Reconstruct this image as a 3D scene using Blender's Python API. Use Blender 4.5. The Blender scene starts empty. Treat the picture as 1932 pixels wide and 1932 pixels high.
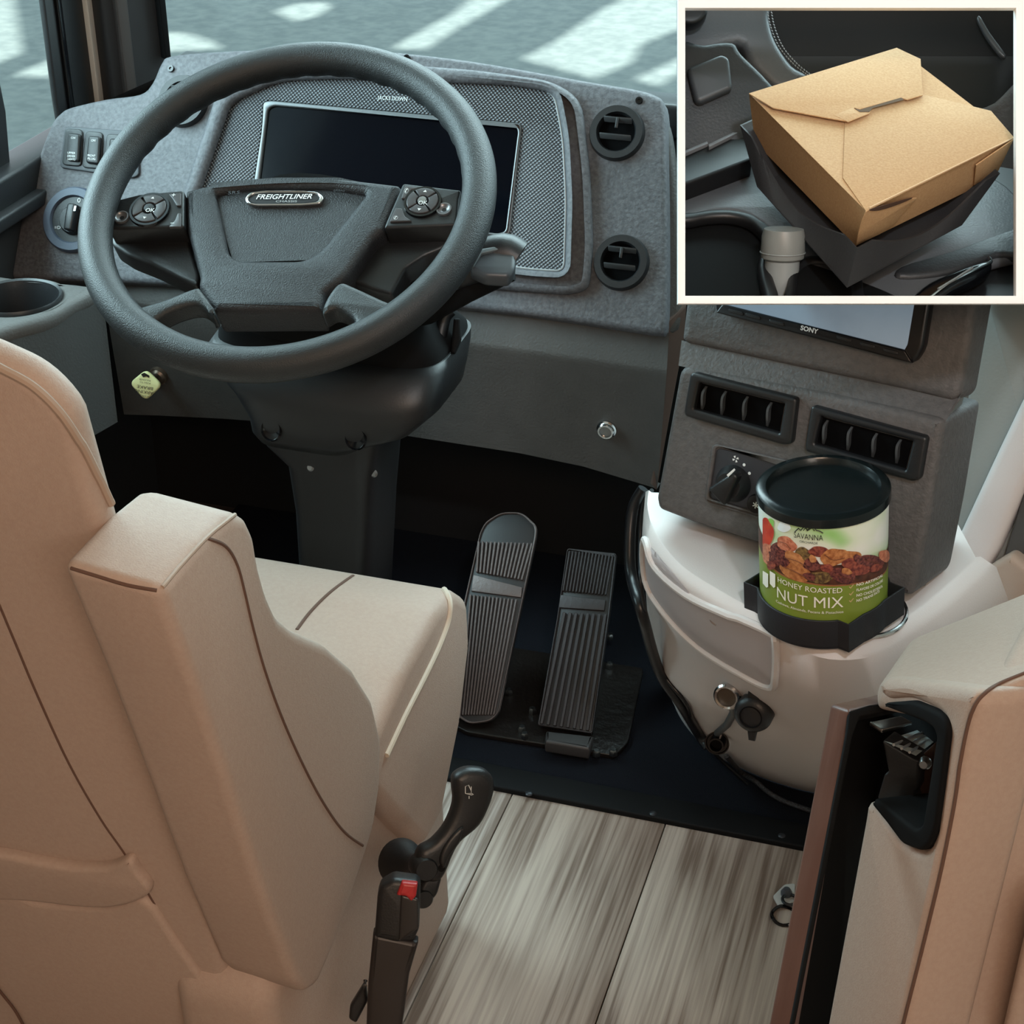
import bpy, bmesh, math, random
from mathutils import Vector as V, Matrix
from mathutils.bvhtree import BVHTree
random.seed(7)
SC = bpy.context.scene
COL = SC.collection
# ------------------------------------------------------------------ camera
FPX = 3300.0; TH = math.radians(30); YW = math.radians(17)
CAM = V((0, 0, 1.48))
FW = V((-math.sin(YW), math.cos(YW), 0)); RT = V((math.cos(YW), math.sin(YW), 0)); ZZ = V((0, 0, 1))
DD = math.cos(TH)*FW - math.sin(TH)*ZZ; UU = math.sin(TH)*FW + math.cos(TH)*ZZ
cd = bpy.data.cameras.new('camera'); cam = bpy.data.objects.new('camera', cd); COL.objects.link(cam)
cd.sensor_width = 36; cd.lens = 36*FPX/1932; cd.clip_start = .05; cd.clip_end = 200
m = Matrix((RT, UU, -DD)).transposed().to_4x4(); m.translation = CAM; cam.matrix_world = m
SC.camera = cam
# ------------------------------------------------------------------ world, sun, exposure
SC.view_settings.view_transform = 'Standard'; SC.view_settings.look = 'None'
SC.view_settings.exposure = 0.0; SC.view_settings.gamma = 1; SC.view_settings.use_curve_mapping = False
SC.cycles.max_bounces = 6; SC.cycles.sample_clamp_indirect = 4; SC.cycles.use_denoising = True
w = bpy.data.worlds.new('sky'); SC.world = w; w.use_nodes = True
bg = w.node_tree.nodes['Background']; bg.inputs[0].default_value = (.80, .93, 1, 1); bg.inputs[1].default_value = 2.6
def light(name, kind, loc, target, power, color, size=1, sy=None):
    l = bpy.data.lights.new(name, kind); o = bpy.data.objects.new(name, l); COL.objects.link(o)
    o.location = loc; o.rotation_euler = (V(target)-V(loc)).to_track_quat('-Z', 'Y').to_euler()
    l.energy = power; l.color = color
    if kind == 'AREA':
        l.shape = 'RECTANGLE'; l.size = size; l.size_y = sy or size
    return o
sun = light('sun', 'SUN', (0, -3, 8), (-1.0, 3.2, 0), 9.0, (1, .97, .90)); sun.data.angle = math.radians(.9)
light('windshield_daylight', 'AREA', (-.35, 2.75, 1.75), (-.45, 1.2, .6), 78, (.84, .95, 1), 2.2, .9)
light('side_window_daylight', 'AREA', (-1.75, 1.5, 1.35), (-.5, 1.3, .7), 48, (.78, .93, 1), 1.2, .7)
light('ceiling_lamp', 'AREA', (.2, -.5, 2.05), (-.3, 1.1, .4), 24, (1, .70, .50), .7, .5)
light('right_rear_fill', 'AREA', (.95, -.3, 1.5), (-.3, 1.4, .5), 9, (1, .88, .76), .8, .6)  # added fill from the right rear; no window stands there
sp_ = light('case_fill_spot', 'SPOT', (.25, .25, 2.02), (-.13, 1.30, 1.02), 40, (.86, .94, 1)); sp_.data.spot_size = math.radians(24); sp_.data.spot_blend = .35; sp_.data.shadow_soft_size = .05  # added spot that brightens the case rim and its contents
# ------------------------------------------------------------------ helpers
def ray(x, y): return DD + (x-966)/FPX*RT - (y-966)/FPX*UU
def P(x, y, s): return CAM + ray(x, y)*s
def hit(x, y, o, n):
    r = ray(x, y); return CAM + r*((o-CAM).dot(n)/r.dot(n))
def hz(x, y, z): return hit(x, y, V((0, 0, z)), ZZ)
class Plane:
    def __init__(s, o, n, u=None):
        s.o = V(o); s.n = V(n).normalized()
        if u is None: u = V((0, 0, 1)).cross(s.n)
        u = V(u); s.u = (u - s.n*u.dot(s.n)).normalized(); s.v = s.n.cross(s.u)
    def p(s, x, y, h=0): return hit(x, y, s.o+s.n*h, s.n)
    def uv(s, x, y, h=0):
        d = s.p(x, y, h)-s.o; return (d.dot(s.u), d.dot(s.v))
    def w(s, a, b, h=0): return s.o+s.u*a+s.v*b+s.n*h
    def mat(s, h=0):
        m = Matrix((s.u, s.v, s.n)).transposed().to_4x4(); m.translation = s.o+s.n*h; return m
def lin(c): return tuple(((v/255+.055)/1.055)**2.4 if v > 10 else v/255/12.92 for v in c)+(1,)
MATS = {}
def mat(name, c, rough=.6, bump=0, bs=300, metal=0, var=0, vs=8, c2=None, spec=.5, coat=0, emit=0, sheen=0, detail=4, st=(1, 1, 1)):
    if name in MATS: return MATS[name]
    m = bpy.data.materials.new(name); m.use_nodes = True; nt = m.node_tree; N = nt.nodes; L = nt.links
    b = N['Principled BSDF']; b.inputs['Base Color'].default_value = lin(c)
    b.inputs['Roughness'].default_value = rough; b.inputs['Metallic'].default_value = metal
    b.inputs['Specular IOR Level'].default_value = spec; b.inputs['Coat Weight'].default_value = coat
    if sheen: b.inputs['Sheen Weight'].default_value = sheen; b.inputs['Sheen Roughness'].default_value = .5
    if emit:
        b.inputs['Emission Color'].default_value = lin(c); b.inputs['Emission Strength'].default_value = emit
    tc = N.new('ShaderNodeTexCoord'); mp = N.new('ShaderNodeMapping'); mp.inputs['Scale'].default_value = st
    L.new(tc.outputs['Object'], mp.inputs[0])
    if bump:
        n = N.new('ShaderNodeTexNoise'); n.inputs['Scale'].default_value = bs; n.inputs['Detail'].default_value = detail
        L.new(mp.outputs[0], n.inputs['Vector'])
        bn = N.new('ShaderNodeBump'); bn.inputs['Strength'].default_value = bump; bn.inputs['Distance'].default_value = .002
        L.new(n.outputs[0], bn.inputs['Height']); L.new(bn.outputs[0], b.inputs['Normal'])
    if var or c2:
        n = N.new('ShaderNodeTexNoise'); n.inputs['Scale'].default_value = vs; n.inputs['Detail'].default_value = 6
        L.new(mp.outputs[0], n.inputs['Vector'])
        r = N.new('ShaderNodeValToRGB'); L.new(n.outputs[0], r.inputs[0])
        cc = lin(c); k = lin(c2) if c2 else tuple(v*(1-var) for v in cc[:3])+(1,)
        r.color_ramp.elements[0].position = .35; r.color_ramp.elements[1].position = .65
        r.color_ramp.elements[0].color = k; r.color_ramp.elements[1].color = cc
        L.new(r.outputs[0], b.inputs['Base Color'])
    MATS[name] = m; return m
OFF = {}
def empty(name, loc, label, cat, group=None):
    o = bpy.data.objects.new(name, None); COL.objects.link(o); o.location = loc; o.empty_display_size = .05
    OFF[o.name] = V(loc); o['label'] = label; o['category'] = cat
    if group: o['group'] = group
    return o
def link(name, me, mt, parent=None, smooth=40, label=None, kind=None, cat=None, group=None):
    o = bpy.data.objects.new(name, me); COL.objects.link(o)
    if parent:
        off = OFF[parent.name]; me.transform(Matrix.Translation(-off)); o.parent = parent; OFF[o.name] = off
    else:
        c = V((0, 0, 0))
        for v in me.vertices: c += v.co
        c /= max(1, len(me.vertices)); zmin = min(v.co.z for v in me.vertices); c.z = zmin
        me.transform(Matrix.Translation(-c)); o.location = c; OFF[o.name] = c
    me.materials.clear(); me.materials.append(mt)
    if smooth:
        me.shade_smooth()
        try: me.set_sharp_from_angle(angle=math.radians(smooth))
        except Exception: pass
    if label: o['label'] = label
    if kind: o['kind'] = kind
    if cat: o['category'] = cat
    if group: o['group'] = group
    return o
def pyd(verts, faces):
    me = bpy.data.meshes.new('m'); me.from_pydata([tuple(v) for v in verts], [], faces); me.update()
    bm = bmesh.new(); bm.from_mesh(me); bmesh.ops.recalc_face_normals(bm, faces=bm.faces); bm.to_mesh(me); bm.free(); return me
def cr(pts, n=6, closed=True):
    out = []; N = len(pts); rng = range(N) if closed else range(N-1)
    for i in rng:
        g = (lambda k: pts[k % N]) if closed else (lambda k: pts[max(0, min(N-1, k))])
        a, b, c, d = g(i-1), g(i), g(i+1), g(i+2)
        for j in range(n):
            t = j/n
            out.append(tuple(.5*((2*b[k]) + (-a[k]+c[k])*t + (2*a[k]-5*b[k]+4*c[k]-d[k])*t*t + (-a[k]+3*b[k]-3*c[k]+d[k])*t**3) for k in range(len(b))))
    if not closed: out.append(tuple(pts[-1]))
    return out
def rnd(pts, r, n=5):
    out = []; N = len(pts)
    rr = r if isinstance(r, (list, tuple)) else [r]*N
    for i in range(N):
        p = V(pts[i]); a = V(pts[i-1])-p; b = V(pts[(i+1) % N])-p
        d = min(rr[i], a.length*.48, b.length*.48)
        if d <= 0: out.append(tuple(p)); continue
        A = p+a.normalized()*d; B = p+b.normalized()*d
        for j in range(n+1):
            t = j/n; out.append(tuple(A*(1-t)**2 + p*2*t*(1-t) + B*t*t))
    return out
def circ(cx, cy, r, n=40, ry=None):
    return [(cx+r*math.cos(2*math.pi*i/n), cy+(ry or r)*math.sin(2*math.pi*i/n)) for i in range(n)]
def curve_mesh(loops, mtx, t, b=0, res=2):
    c = bpy.data.curves.new('c', 'CURVE'); c.dimensions = '2D'; c.fill_mode = 'BOTH'
    c.extrude = max(0, t/2-b); c.bevel_depth = b; c.offset = -b; c.bevel_resolution = res
    for lp in loops:
        s = c.splines.new('POLY'); s.points.add(len(lp)-1)
        for i, q in enumerate(lp): s.points[i].co = (q[0], q[1], 0, 1)
        s.use_cyclic_u = True
    o = bpy.data.objects.new('tmp', c); COL.objects.link(o)
    dg = bpy.context.evaluated_depsgraph_get(); me = bpy.data.meshes.new_from_object(o.evaluated_get(dg))
    bpy.data.objects.remove(o); bpy.data.curves.remove(c)
    me.transform(mtx); 
    bm = bmesh.new(); bm.from_mesh(me); bmesh.ops.remove_doubles(bm, verts=bm.verts, dist=1e-6); bmesh.ops.recalc_face_normals(bm, faces=bm.faces); bm.to_mesh(me); bm.free()
    return me
def slab(name, loops, pl, h, t, b, mt, parent=None, px=True, **k):
    """prism on a plane: front face at height h, back at h-t. loops in photo pixels (px) or plane metres"""
    if not isinstance(loops[0][0], (tuple, list)): loops = [loops]
    L = [[pl.uv(x, y, h) for x, y in lp] if px else lp for lp in loops]
    return link(name, curve_mesh(L, pl.mat(h-t/2), t, b), mt, parent, **k)
def tube_mesh(pts, r, n=10, closed=False, flat=1):
    pts = [V(p) for p in pts]; N = len(pts); vs = []; fs = []
    up = None
    for i, p in enumerate(pts):
        a = pts[(i-1) % N] if closed or i else p; b = pts[(i+1) % N] if closed or i < N-1 else p
        t = (b-a).normalized()
        if up is None: up = t.orthogonal().normalized()
        up = (up - t*up.dot(t)).normalized(); s = t.cross(up)
        rr = r[i] if isinstance(r, (list, tuple)) else r
        for j in range(n):
            an = 2*math.pi*j/n; vs.append(p+up*rr*math.cos(an)+s*rr*math.sin(an)*flat)
    for i in range(N if closed else N-1):
        for j in range(n):
            k = (i+1) % N; fs.append((i*n+j, i*n+(j+1) % n, k*n+(j+1) % n, k*n+j))
    if not closed: fs += [tuple(range(n)), tuple(range((N-1)*n, N*n))]
    return pyd(vs, fs)
def tube(name, pts, r, mt, parent=None, n=10, closed=False, **k):
    return link(name, tube_mesh(pts, r, n, closed), mt, parent, **k)
def lathe_mesh(prof, o, ax, n=48, u=None):
    ax = V(ax).normalized(); u = (V(u) if u else ax.orthogonal()).normalized(); v = ax.cross(u); vs = []; fs = []; M = len(prof)
    for i in range(n):
        a = 2*math.pi*i/n; d = u*math.cos(a)+v*math.sin(a)
        for r, h in prof: vs.append(V(o)+d*r+ax*h)
    for i in range(n):
        for j in range(M-1):
            k = (i+1) % n; fs.append((i*M+j, k*M+j, k*M+j+1, i*M+j+1))
    if prof[0][0] > 1e-5: fs.append(tuple(i*M for i in range(n)))
    if prof[-1][0] > 1e-5: fs.append(tuple(i*M+M-1 for i in range(n)))
    me = pyd(vs, fs); bm = bmesh.new(); bm.from_mesh(me); bmesh.ops.remove_doubles(bm, verts=bm.verts, dist=1e-6); bm.to_mesh(me); bm.free(); return me
def lathe(name, prof, o, ax, mt, parent=None, n=48, **k): return link(name, lathe_mesh(prof, o, ax, n), mt, parent, **k)
def ring_mesh(prof, o, ax, n=48):   # closed profile
    return lathe_ring(prof, o, ax, n)
def lathe_ring(prof, o, ax, n=48):
    ax = V(ax).normalized(); u = ax.orthogonal().normalized(); v = ax.cross(u); vs = []; fs = []; M = len(prof)
    for i in range(n):
        a = 2*math.pi*i/n; d = u*math.cos(a)+v*math.sin(a)
        for r, h in prof: vs.append(V(o)+d*r+ax*h)
    for i in range(n):
        for j in range(M):
            k = (i+1) % n; j2 = (j+1) % M; fs.append((i*M+j, k*M+j, k*M+j2, i*M+j2))
    return pyd(vs, fs)
def solid_mesh(prof, ext, bev=0, seg=4, sub=0, taper=None):
    """closed world-space outline swept by ext, edges rounded"""
    N = len(prof); a = [V(p) for p in prof]; e = [V(ext)]*N if not isinstance(ext, list) else ext
    vs = a+[a[i]+V(e[i]) for i in range(N)]
    fs = [tuple(range(N)), tuple(range(2*N-1, N-1, -1))]+[(i, (i+1) % N, N+(i+1) % N, N+i) for i in range(N)]
    me = pyd(vs, fs)
    if bev:
        bm = bmesh.new(); bm.from_mesh(me)
        bmesh.ops.bevel(bm, geom=list(bm.edges)+list(bm.verts), offset=bev, segments=seg, profile=.5, affect='EDGES', clamp_overlap=True)
        bmesh.ops.recalc_face_normals(bm, faces=bm.faces); bm.to_mesh(me); bm.free()
    return me
def box(name, c, sx, sy, sz, mt, parent=None, bev=0, rot=None, **k):
    h = [V((x*sx/2, y*sy/2, -sz/2)) for x, y in ((-1, -1), (1, -1), (1, 1), (-1, 1))]
    me = solid_mesh(h, V((0, 0, sz)), bev, 3)
    if rot is not None: me.transform(rot.to_4x4())
    me.transform(Matrix.Translation(V(c))); return link(name, me, mt, parent, **k)
def rings_mesh(rings, caps=True, closed=True):
    n = len(rings[0]); vs = [V(p) for r in rings for p in r]; fs = []
    for i in range(len(rings)-1):
        for j in range(n if closed else n-1):
            k = (j+1) % n; fs.append((i*n+j, i*n+k, (i+1)*n+k, (i+1)*n+j))
    if caps: fs += [tuple(range(n)), tuple(range((len(rings)-1)*n, len(rings)*n))]
    return pyd(vs, fs)
def text_mesh(s, shear=0, bold=0):
    c = bpy.data.curves.new('t', 'FONT'); c.body = s; c.size = 1; c.extrude = 0; c.shear = shear; c.offset = bold; c.resolution_u = 3; c.align_x = 'LEFT'
    o = bpy.data.objects.new('tmp', c); COL.objects.link(o)
    dg = bpy.context.evaluated_depsgraph_get(); me = bpy.data.meshes.new_from_object(o.evaluated_get(dg))
    bpy.data.objects.remove(o); bpy.data.curves.remove(c); return me
def text(name, s, A, B, pl, h, mt, parent, hpx=None, shear=0, bold=0, flip=False):
    """lettering on a plane: baseline from photo pixel A to B; hpx = cap height in photo pixels"""
    me = text_mesh(s, shear, bold)
    xs = [v.co.x for v in me.vertices]; x0, x1 = min(xs), max(xs); ys = [v.co.y for v in me.vertices]; y1 = max(ys)
    a = pl.p(*A, h); b = pl.p(*B, h); u = (b-a); L = u.length; u.normalize(); v = pl.n.cross(u)
    if flip: v = -v if False else v
    sc = L/(x1-x0); sy = sc
    if hpx: 
        c = pl.p(A[0], A[1]-hpx, h)if not flip else pl.p(A[0], A[1]+hpx, h); sy = (c-a).length/.72
    for q in me.vertices: q.co = a+u*((q.co.x-x0)*sc)+v*(q.co.y*sy)+pl.n*.0003
    me.update(); return link(name, me, mt, parent, smooth=0)
def bvh_of(o):
    me = o.data; off = OFF[o.name]
    return BVHTree.FromPolygons([v.co+off for v in me.vertices], [tuple(p.vertices) for p in me.polygons])
def cast(b, x, y, off=0):
    r = ray(x, y).normalized(); h, n, i, d = b.ray_cast(CAM, r)
    if h is None: return None
    if n.dot(r) > 0: n = -n
    return h+n*off
# ------------------------------------------------------------------ materials
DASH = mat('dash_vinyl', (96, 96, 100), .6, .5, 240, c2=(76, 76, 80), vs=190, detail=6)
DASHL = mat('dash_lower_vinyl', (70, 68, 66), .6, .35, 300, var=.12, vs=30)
BLK = mat('black_plastic', (24, 25, 27), .42, .1, 500)
BLKM = mat('matte_black', (11, 11, 12), .8, spec=.15)
WELL = mat('well_dark', (4, 4, 5), .9, spec=.08)
FIN = mat('fin_grey', (62, 64, 66), .35)
BLKG = mat('gloss_black', (10, 11, 14), .14)
SCRN = mat('screen_black', (6, 8, 14), .1, spec=.12)
SHROUD = mat('shroud_plastic', (15, 16, 18), .46, .08, 400)
RIM = mat('wheel_leather', (31, 34, 36), .46, .35, 800, detail=2)
HUB = mat('hub_vinyl', (29, 30, 34), .5, .5, 700, detail=2)
SEAT = mat('seat_vinyl', (178, 157, 144), .58, .2, 700, c2=(174, 152, 139), vs=240, spec=.35)
PIPE = mat('seat_piping', (168, 146, 130), .6)
SEAM = mat('seat_seam', (96, 70, 58), .8)
BEIGE = mat('console_plastic', (206, 200, 198), .5, .12, 600)
BEIGE2 = mat('console_pocket', (178, 172, 174), .45)
CHROME = mat('chrome', (205, 205, 205), .14, metal=1)
STEEL = mat('steel', (150, 150, 150), .3, metal=1)
SILVER = mat('silver_trim', (190, 192, 194), .3, metal=.8)
WHITE = mat('white_print', (225, 228, 228), .6)
CARPET = mat('black_carpet', (22, 24, 30), .95, .8, 900, spec=.1)
WHT = mat('white_frame', (253, 253, 253), .5)
KRAFT = mat('kraft_board', (198, 161, 120), .8, .15, 500, c2=(188, 149, 108), vs=520, spec=.2)
KRAFTE = mat('kraft_edge', (226, 196, 158), .8)
# ================================================================== SETTING
def struct(o): o['kind'] = 'structure'; return o
asph = mat('asphalt', (158, 162, 160), .9, .3, 60, c2=(140, 145, 145), vs=14)
struct(box('ground', (0, 12, -1.0), 60, 60, .1, asph, label='grey asphalt lot outside the windows'))
# unseen slab added over the lot: its holes cut the sun into patches
sd = (V((-1.0, 3.2, 0))-V((0, -3, 8))).normalized()
def gz(x, y, z=-.95): return hz(x, y, z)
HC = 3.6
def up(p): return p - sd*((HC-p.z)/-sd.z)
holes = []
for lp in ([(510, 22), (560, 6), (610, 2), (628, 12), (600, 30), (560, 42)], [(735, 92), (800, 55), (850, 28), (890, -4), (965, -4), (905, 30), (850, 62), (800, 96)],
           [(980, 112), (1060, 70), (1130, 20), (1180, -6), (1300, -6), (1300, 48), (1210, 85), (1190, 120), (1120, 150)], [(300, 60), (355, 60), (400, 76), (432, 92), (300, 100)],
           [(1190, 150), (1300, 100), (1300, 128), (1240, 165)], [(20, 145), (50, 130), (104, 108), (108, 150)], [(20, 320), (80, 290), (90, 280), (60, 360), (10, 390)], [(-30, -40), (22, -40), (45, 100), (-30, 130)]):
    holes.append([(q.x, q.y) for q in (up(gz(x, y)) for x, y in lp)])
xs = [q[0] for h in holes for q in h]; ys = [q[1] for h in holes for q in h]
X0, X1, Y0, Y1 = min(xs)-6, max(xs)+5, 2.2, max(ys)+7
holes = [h for h in holes if min(q[1] for q in h) > Y0+.05]
CPl = Plane((0, 0, HC), (0, 0, 1), (1, 0, 0))
struct(link('sun_patch_mask', curve_mesh([[(X0, Y0), (X1, Y0), (X1, Y1), (X0, Y1)]]+holes, CPl.mat(0), .06), mat('mask_sheet', (180, 184, 184), .7), label='unseen slab added over the lot, holes shape the sun patches'))
# planked floor
fl = struct(box('floor', (-.15, .9, -.03), 2.42, 3.6, .05, mat('subfloor', (60, 50, 45), .9)))
wood = bpy.data.materials.new('wood_plank'); wood.use_nodes = True
def mkwood(m):
    nt = m.node_tree; N = nt.nodes; L = nt.links; b = N['Principled BSDF']; b.inputs['Roughness'].default_value = .55
    b.inputs['Specular IOR Level'].default_value = .35
    tc = N.new('ShaderNodeTexCoord'); oi = N.new('ShaderNodeObjectInfo')
    ad = N.new('ShaderNodeVectorMath'); ad.operation = 'ADD'; L.new(tc.outputs['Object'], ad.inputs[0])
    mu = N.new('ShaderNodeVectorMath'); mu.operation = 'SCALE'; mu.inputs['Scale'].default_value = 7.3
    L.new(oi.outputs['Location'], mu.inputs[0]); L.new(mu.outputs[0], ad.inputs[1])
    # broad cathedral warp
    mp0 = N.new('ShaderNodeMapping'); mp0.inputs['Scale'].default_value = (7, 1.6, 1); L.new(ad.outputs[0], mp0.inputs[0])
    n0 = N.new('ShaderNodeTexNoise'); n0.inputs['Scale'].default_value = 1.0; n0.inputs['Detail'].default_value = 2; L.new(mp0.outputs[0], n0.inputs['Vector'])
    ml = N.new('ShaderNodeMath'); ml.operation = 'MULTIPLY'; ml.inputs[1].default_value = 26; L.new(n0.outputs[0], ml.inputs[0])
    fr = N.new('ShaderNodeMath'); fr.operation = 'SINE'; L.new(ml.outputs[0], fr.inputs[0])
    mp = N.new('ShaderNodeMapping'); mp.inputs['Scale'].default_value = (1, .022, 1); L.new(ad.outputs[0], mp.inputs[0])
    n1 = N.new('ShaderNodeTexNoise'); n1.inputs['Scale'].default_value = 190; n1.inputs['Detail'].default_value = 8; n1.inputs['Distortion'].default_value = .25; L.new(mp.outputs[0], n1.inputs['Vector'])
    mix = N.new('ShaderNodeMath'); mix.operation = 'MULTIPLY_ADD'; mix.inputs[1].default_value = .10; L.new(fr.outputs[0], mix.inputs[0]); L.new(n1.outputs[0], mix.inputs[2])
    r = N.new('ShaderNodeValToRGB'); L.new(mix.outputs[0], r.inputs[0])
    e = r.color_ramp.elements; e[0].position = .30; e[0].color = lin((118, 101, 90)); e[1].position = .72; e[1].color = lin((186, 172, 161))
    k = e.new(.48); k.color = lin((158, 143, 133))
    mc = N.new('ShaderNodeMix'); mc.data_type = 'RGBA'; mc.blend_type = 'MULTIPLY'; mc.inputs[0].default_value = 1
    L.new(r.outputs[0], mc.inputs[6]); L.new(oi.outputs['Color'], mc.inputs[7]); L.new(mc.outputs[2], b.inputs['Base Color'])
    bp = N.new('ShaderNodeBump'); bp.inputs['Strength'].default_value = .15; bp.inputs['Distance'].default_value = .001; L.new(n1.outputs[0], bp.inputs['Height']); L.new(bp.outputs[0], b.inputs['Normal'])
mkwood(wood)
xa = (hz(964, 1505, 0).x + hz(766, 1932, 0).x)/2; xb = (hz(1260, 1556, 0).x + hz(1129, 1912, 0).x)/2; pw = xb-xa
th0 = hz(852, 1486, 0); th1 = hz(1511, 1600, 0); ythr = (th0.y+th1.y)/2
tints = [(1.0, .98, .97), (1.1, 1.12, 1.14), (.94, .9, .87), (1.02, .98, .95), (.95, .93, .92), (1, 1, 1)]
kmin = int(math.floor((-1.33-xa)/pw)); kmax = int(math.ceil((1.05-xa)/pw))
for k in range(kmin, kmax+1):
    i = (k+2) % 6
    x0 = max(xa+k*pw, -1.34); x1_ = min(xa+(k+1)*pw, 1.05)
    if x1_-x0 < .02: continue
    o = box('floor_plank', ((x0+x1_)/2, (ythr-.8)/2, 0), x1_-x0-.0016, ythr+.8, .012, wood, fl, bev=.0008)
    me = o.data; c = V(((x0+x1_)/2, 0, 0)); me.transform(Matrix.Translation(-c)); o.location = c; o.color = tints[i]+(1,)
# carpet and threshold
struct(box('trim_1', (-.1, ythr+.018, .006), 2.2, .045, .016, mat('threshold_rubber', (9, 9, 10), .7, spec=.2), bev=.003, label='black threshold strip between wood floor and carpet'))
TS = bpy.data.objects['trim_1']
for x, y in ((998, 1497), (1232, 1535), (1475, 1577)):
    c = hz(x, y, .0135); lathe('screw', [(0, .0022), (.003, .002), (.0048, .0005), (.005, -.001)], c, ZZ, mat('dark_steel', (60, 62, 66), .4, metal=.6), TS, 16)
struct(box('trim_2', (-.1, ythr+.60, -.006), 2.2, 1.13, .02, CARPET, label='black carpet of the driver footwell'))
CP = bpy.data.objects['trim_2']; CPZ = .004
# shell
wallm = mat('wall_vinyl', (140, 134, 126), .7, .1, 200)
struct(box('ceiling', (-.15, .6, 2.14), 2.5, 3.6, .04, mat('ceiling_vinyl', (205, 195, 182), .8)))
struct(box('wall_back', (-.15, -1.22, 1.05), 2.5, .04, 2.2, mat('cabinet_wall', (150, 115, 88), .7)))
XL = -1.345
struct(box('wall_left', (XL-.03, .1, 1.05), .05, 2.6, 2.2, wallm))
wl = bpy.data.objects['wall_left']
box('lower_panel', (XL-.03, 1.92, .20), .05, 1.0, .86, mat('footwell_side', (26, 26, 28), .85), wl)
XR = 1.05
struct(box('wall_right', (XR+.03, .6, 1.05), .05, 3.6, 2.2, wallm))
# front cap under windshield (closes the footwell)
struct(box('wall_front', (-.15, 2.36, .30), 2.5, .05, .82, mat('firewall', (12, 12, 14), .9)))
# ------------------------------------------------------------------ windows
glass = bpy.data.materials.new('window_glass'); glass.use_nodes = True
nt = glass.node_tree; nt.nodes.remove(nt.nodes['Principled BSDF']); out = nt.nodes['Material Output']
tr = nt.nodes.new('ShaderNodeBsdfTransparent'); tr.inputs[0].default_value = (.86, .95, .95, 1)
gl = nt.nodes.new('ShaderNodeBsdfGlossy'); gl.inputs['Roughness'].default_value = .02; lw = nt.nodes.new('ShaderNodeMath'); lw.operation = 'MULTIPLY_ADD'; lf = nt.nodes.new('ShaderNodeLayerWeight'); lf.inputs[0].default_value = .15; nt.links.new(lf.outputs['Facing'], lw.inputs[0]); lw.inputs[1].default_value = .25; lw.inputs[2].default_value = .01
mx = nt.nodes.new('ShaderNodeMixShader'); nt.links.new(lw.outputs[0], mx.inputs[0]); nt.links.new(tr.outputs[0], mx.inputs[1]); nt.links.new(gl.outputs[0], mx.inputs[2]); nt.links.new(mx.outputs[0], out.inputs[0])
YF = 2.36
wf = struct(box('window_1', (-.1, YF, .735), 2.3, .06, .05, BLK, bev=.006, label='windshield with black lower rail'))
box('pane', (-.1, YF+.01, 1.42), 2.5, .006, 1.36, glass, wf)
box('upper_rail', (-.1, YF, 2.08), 2.3, .06, .06, BLK, wf)
ws = struct(box('window_2', (XL-.02, 1.72, .655), .06, 1.22, .05, BLK, bev=.006, label='driver side window with black sliding frame'))
box('pane', (XL-.03, 1.72, 1.36), .005, 1.14, 1.34, glass, ws)
box('sill_rail', (XL+.012, 1.72, .63), .03, 1.2, .02, mat('dark_rubber', (24, 25, 27), .5), ws, bev=.004)
# corner pillar: traced on the left wall plane, extruded outwards
PW = Plane((XL+.02, 2, 1), (1, 0, 0), (0, 1, 0))
def tall(lp, y1=-900): return [((x-(y+0-y1)*(966-x)/(6682-y), y1) if y <= -59 else (x, y)) for x, y in lp]
pil = struct(slab('trim_3', tall([(78, -60), (160, -60), (206, 225), (118, 250), (108, 190)]), PW, .0, .010, .003, BLK, label='black corner post beside the side window'))
slab('groove', tall([(102, -60), (110, -60), (146, 230), (138, 230)]), PW, .006, .008, .002, BLKG, pil)
slab('wall_strip', tall([(153, -60), (178, -60), (215, 225), (192, 225)]), PW, .008, .010, .002, mat('strip_fabric', (205, 202, 196), .8, .3, 300), pil)
PWF = Plane((XL+.03, 2.2, 1), (.8, -.6, 0), (.6, .8, 0))
slab('post_cover', tall([(178, -60), (302, -60), (322, 110), (285, 205), (215, 215)]), PWF, .0, .04, .006, mat('post_dark', (38, 38, 40), .6), pil)
slab('post_ridge', tall([(208, -60), (232, -60), (262, 190), (240, 190)]), PWF, .012, .014, .003, mat('post_brown', (60, 54, 52), .6), pil)
slab('window_gasket', tall([(284, -60), (306, -60), (324, 110), (312, 112)]), PWF, .014, .016, .003, BLKM, pil)
# sliding window stile and mirror bracket seen through the side glass
slab('stile', [(-40, 60), (-6, 120), (12, 210), (22, 332), (-40, 345)], Plane((XL-.02, 2, 1), (1, 0, 0), (0, 1, 0)), 0, .02, .003, BLK, ws)
# ================================================================== DASHBOARD
t = math.radians(32)
DP = Plane(P(900, 590, 2.30), (0, -math.cos(t), math.sin(t)), (1, 0, 0))
dash = empty('dashboard', (-.75, 2.1, 0), 'grey textured instrument panel spanning the cab behind the steering wheel', 'dashboard')
face = cr([(22, 470), (60, 330), (92, 240), (112, 212), (135, 200), (200, 185), (262, 176), (285, 155), (302, 118), (320, 104), (400, 96), (520, 91), (640, 90), (760, 98), (880, 112), (1000, 132), (1110, 152), (1190, 165), (1235, 178), (1252, 200), (1256, 300), (1258, 430), (1258, 560), (1254, 622), (1235, 629), (1150, 617), (1000, 595), (850, 578), (700, 563), (500, 548), (300, 536), (150, 530), (40, 526), (20, 522), (14, 510)], 4)
slab('face_panel', face, DP, 0, .05, .008, DASH, dash)
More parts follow.
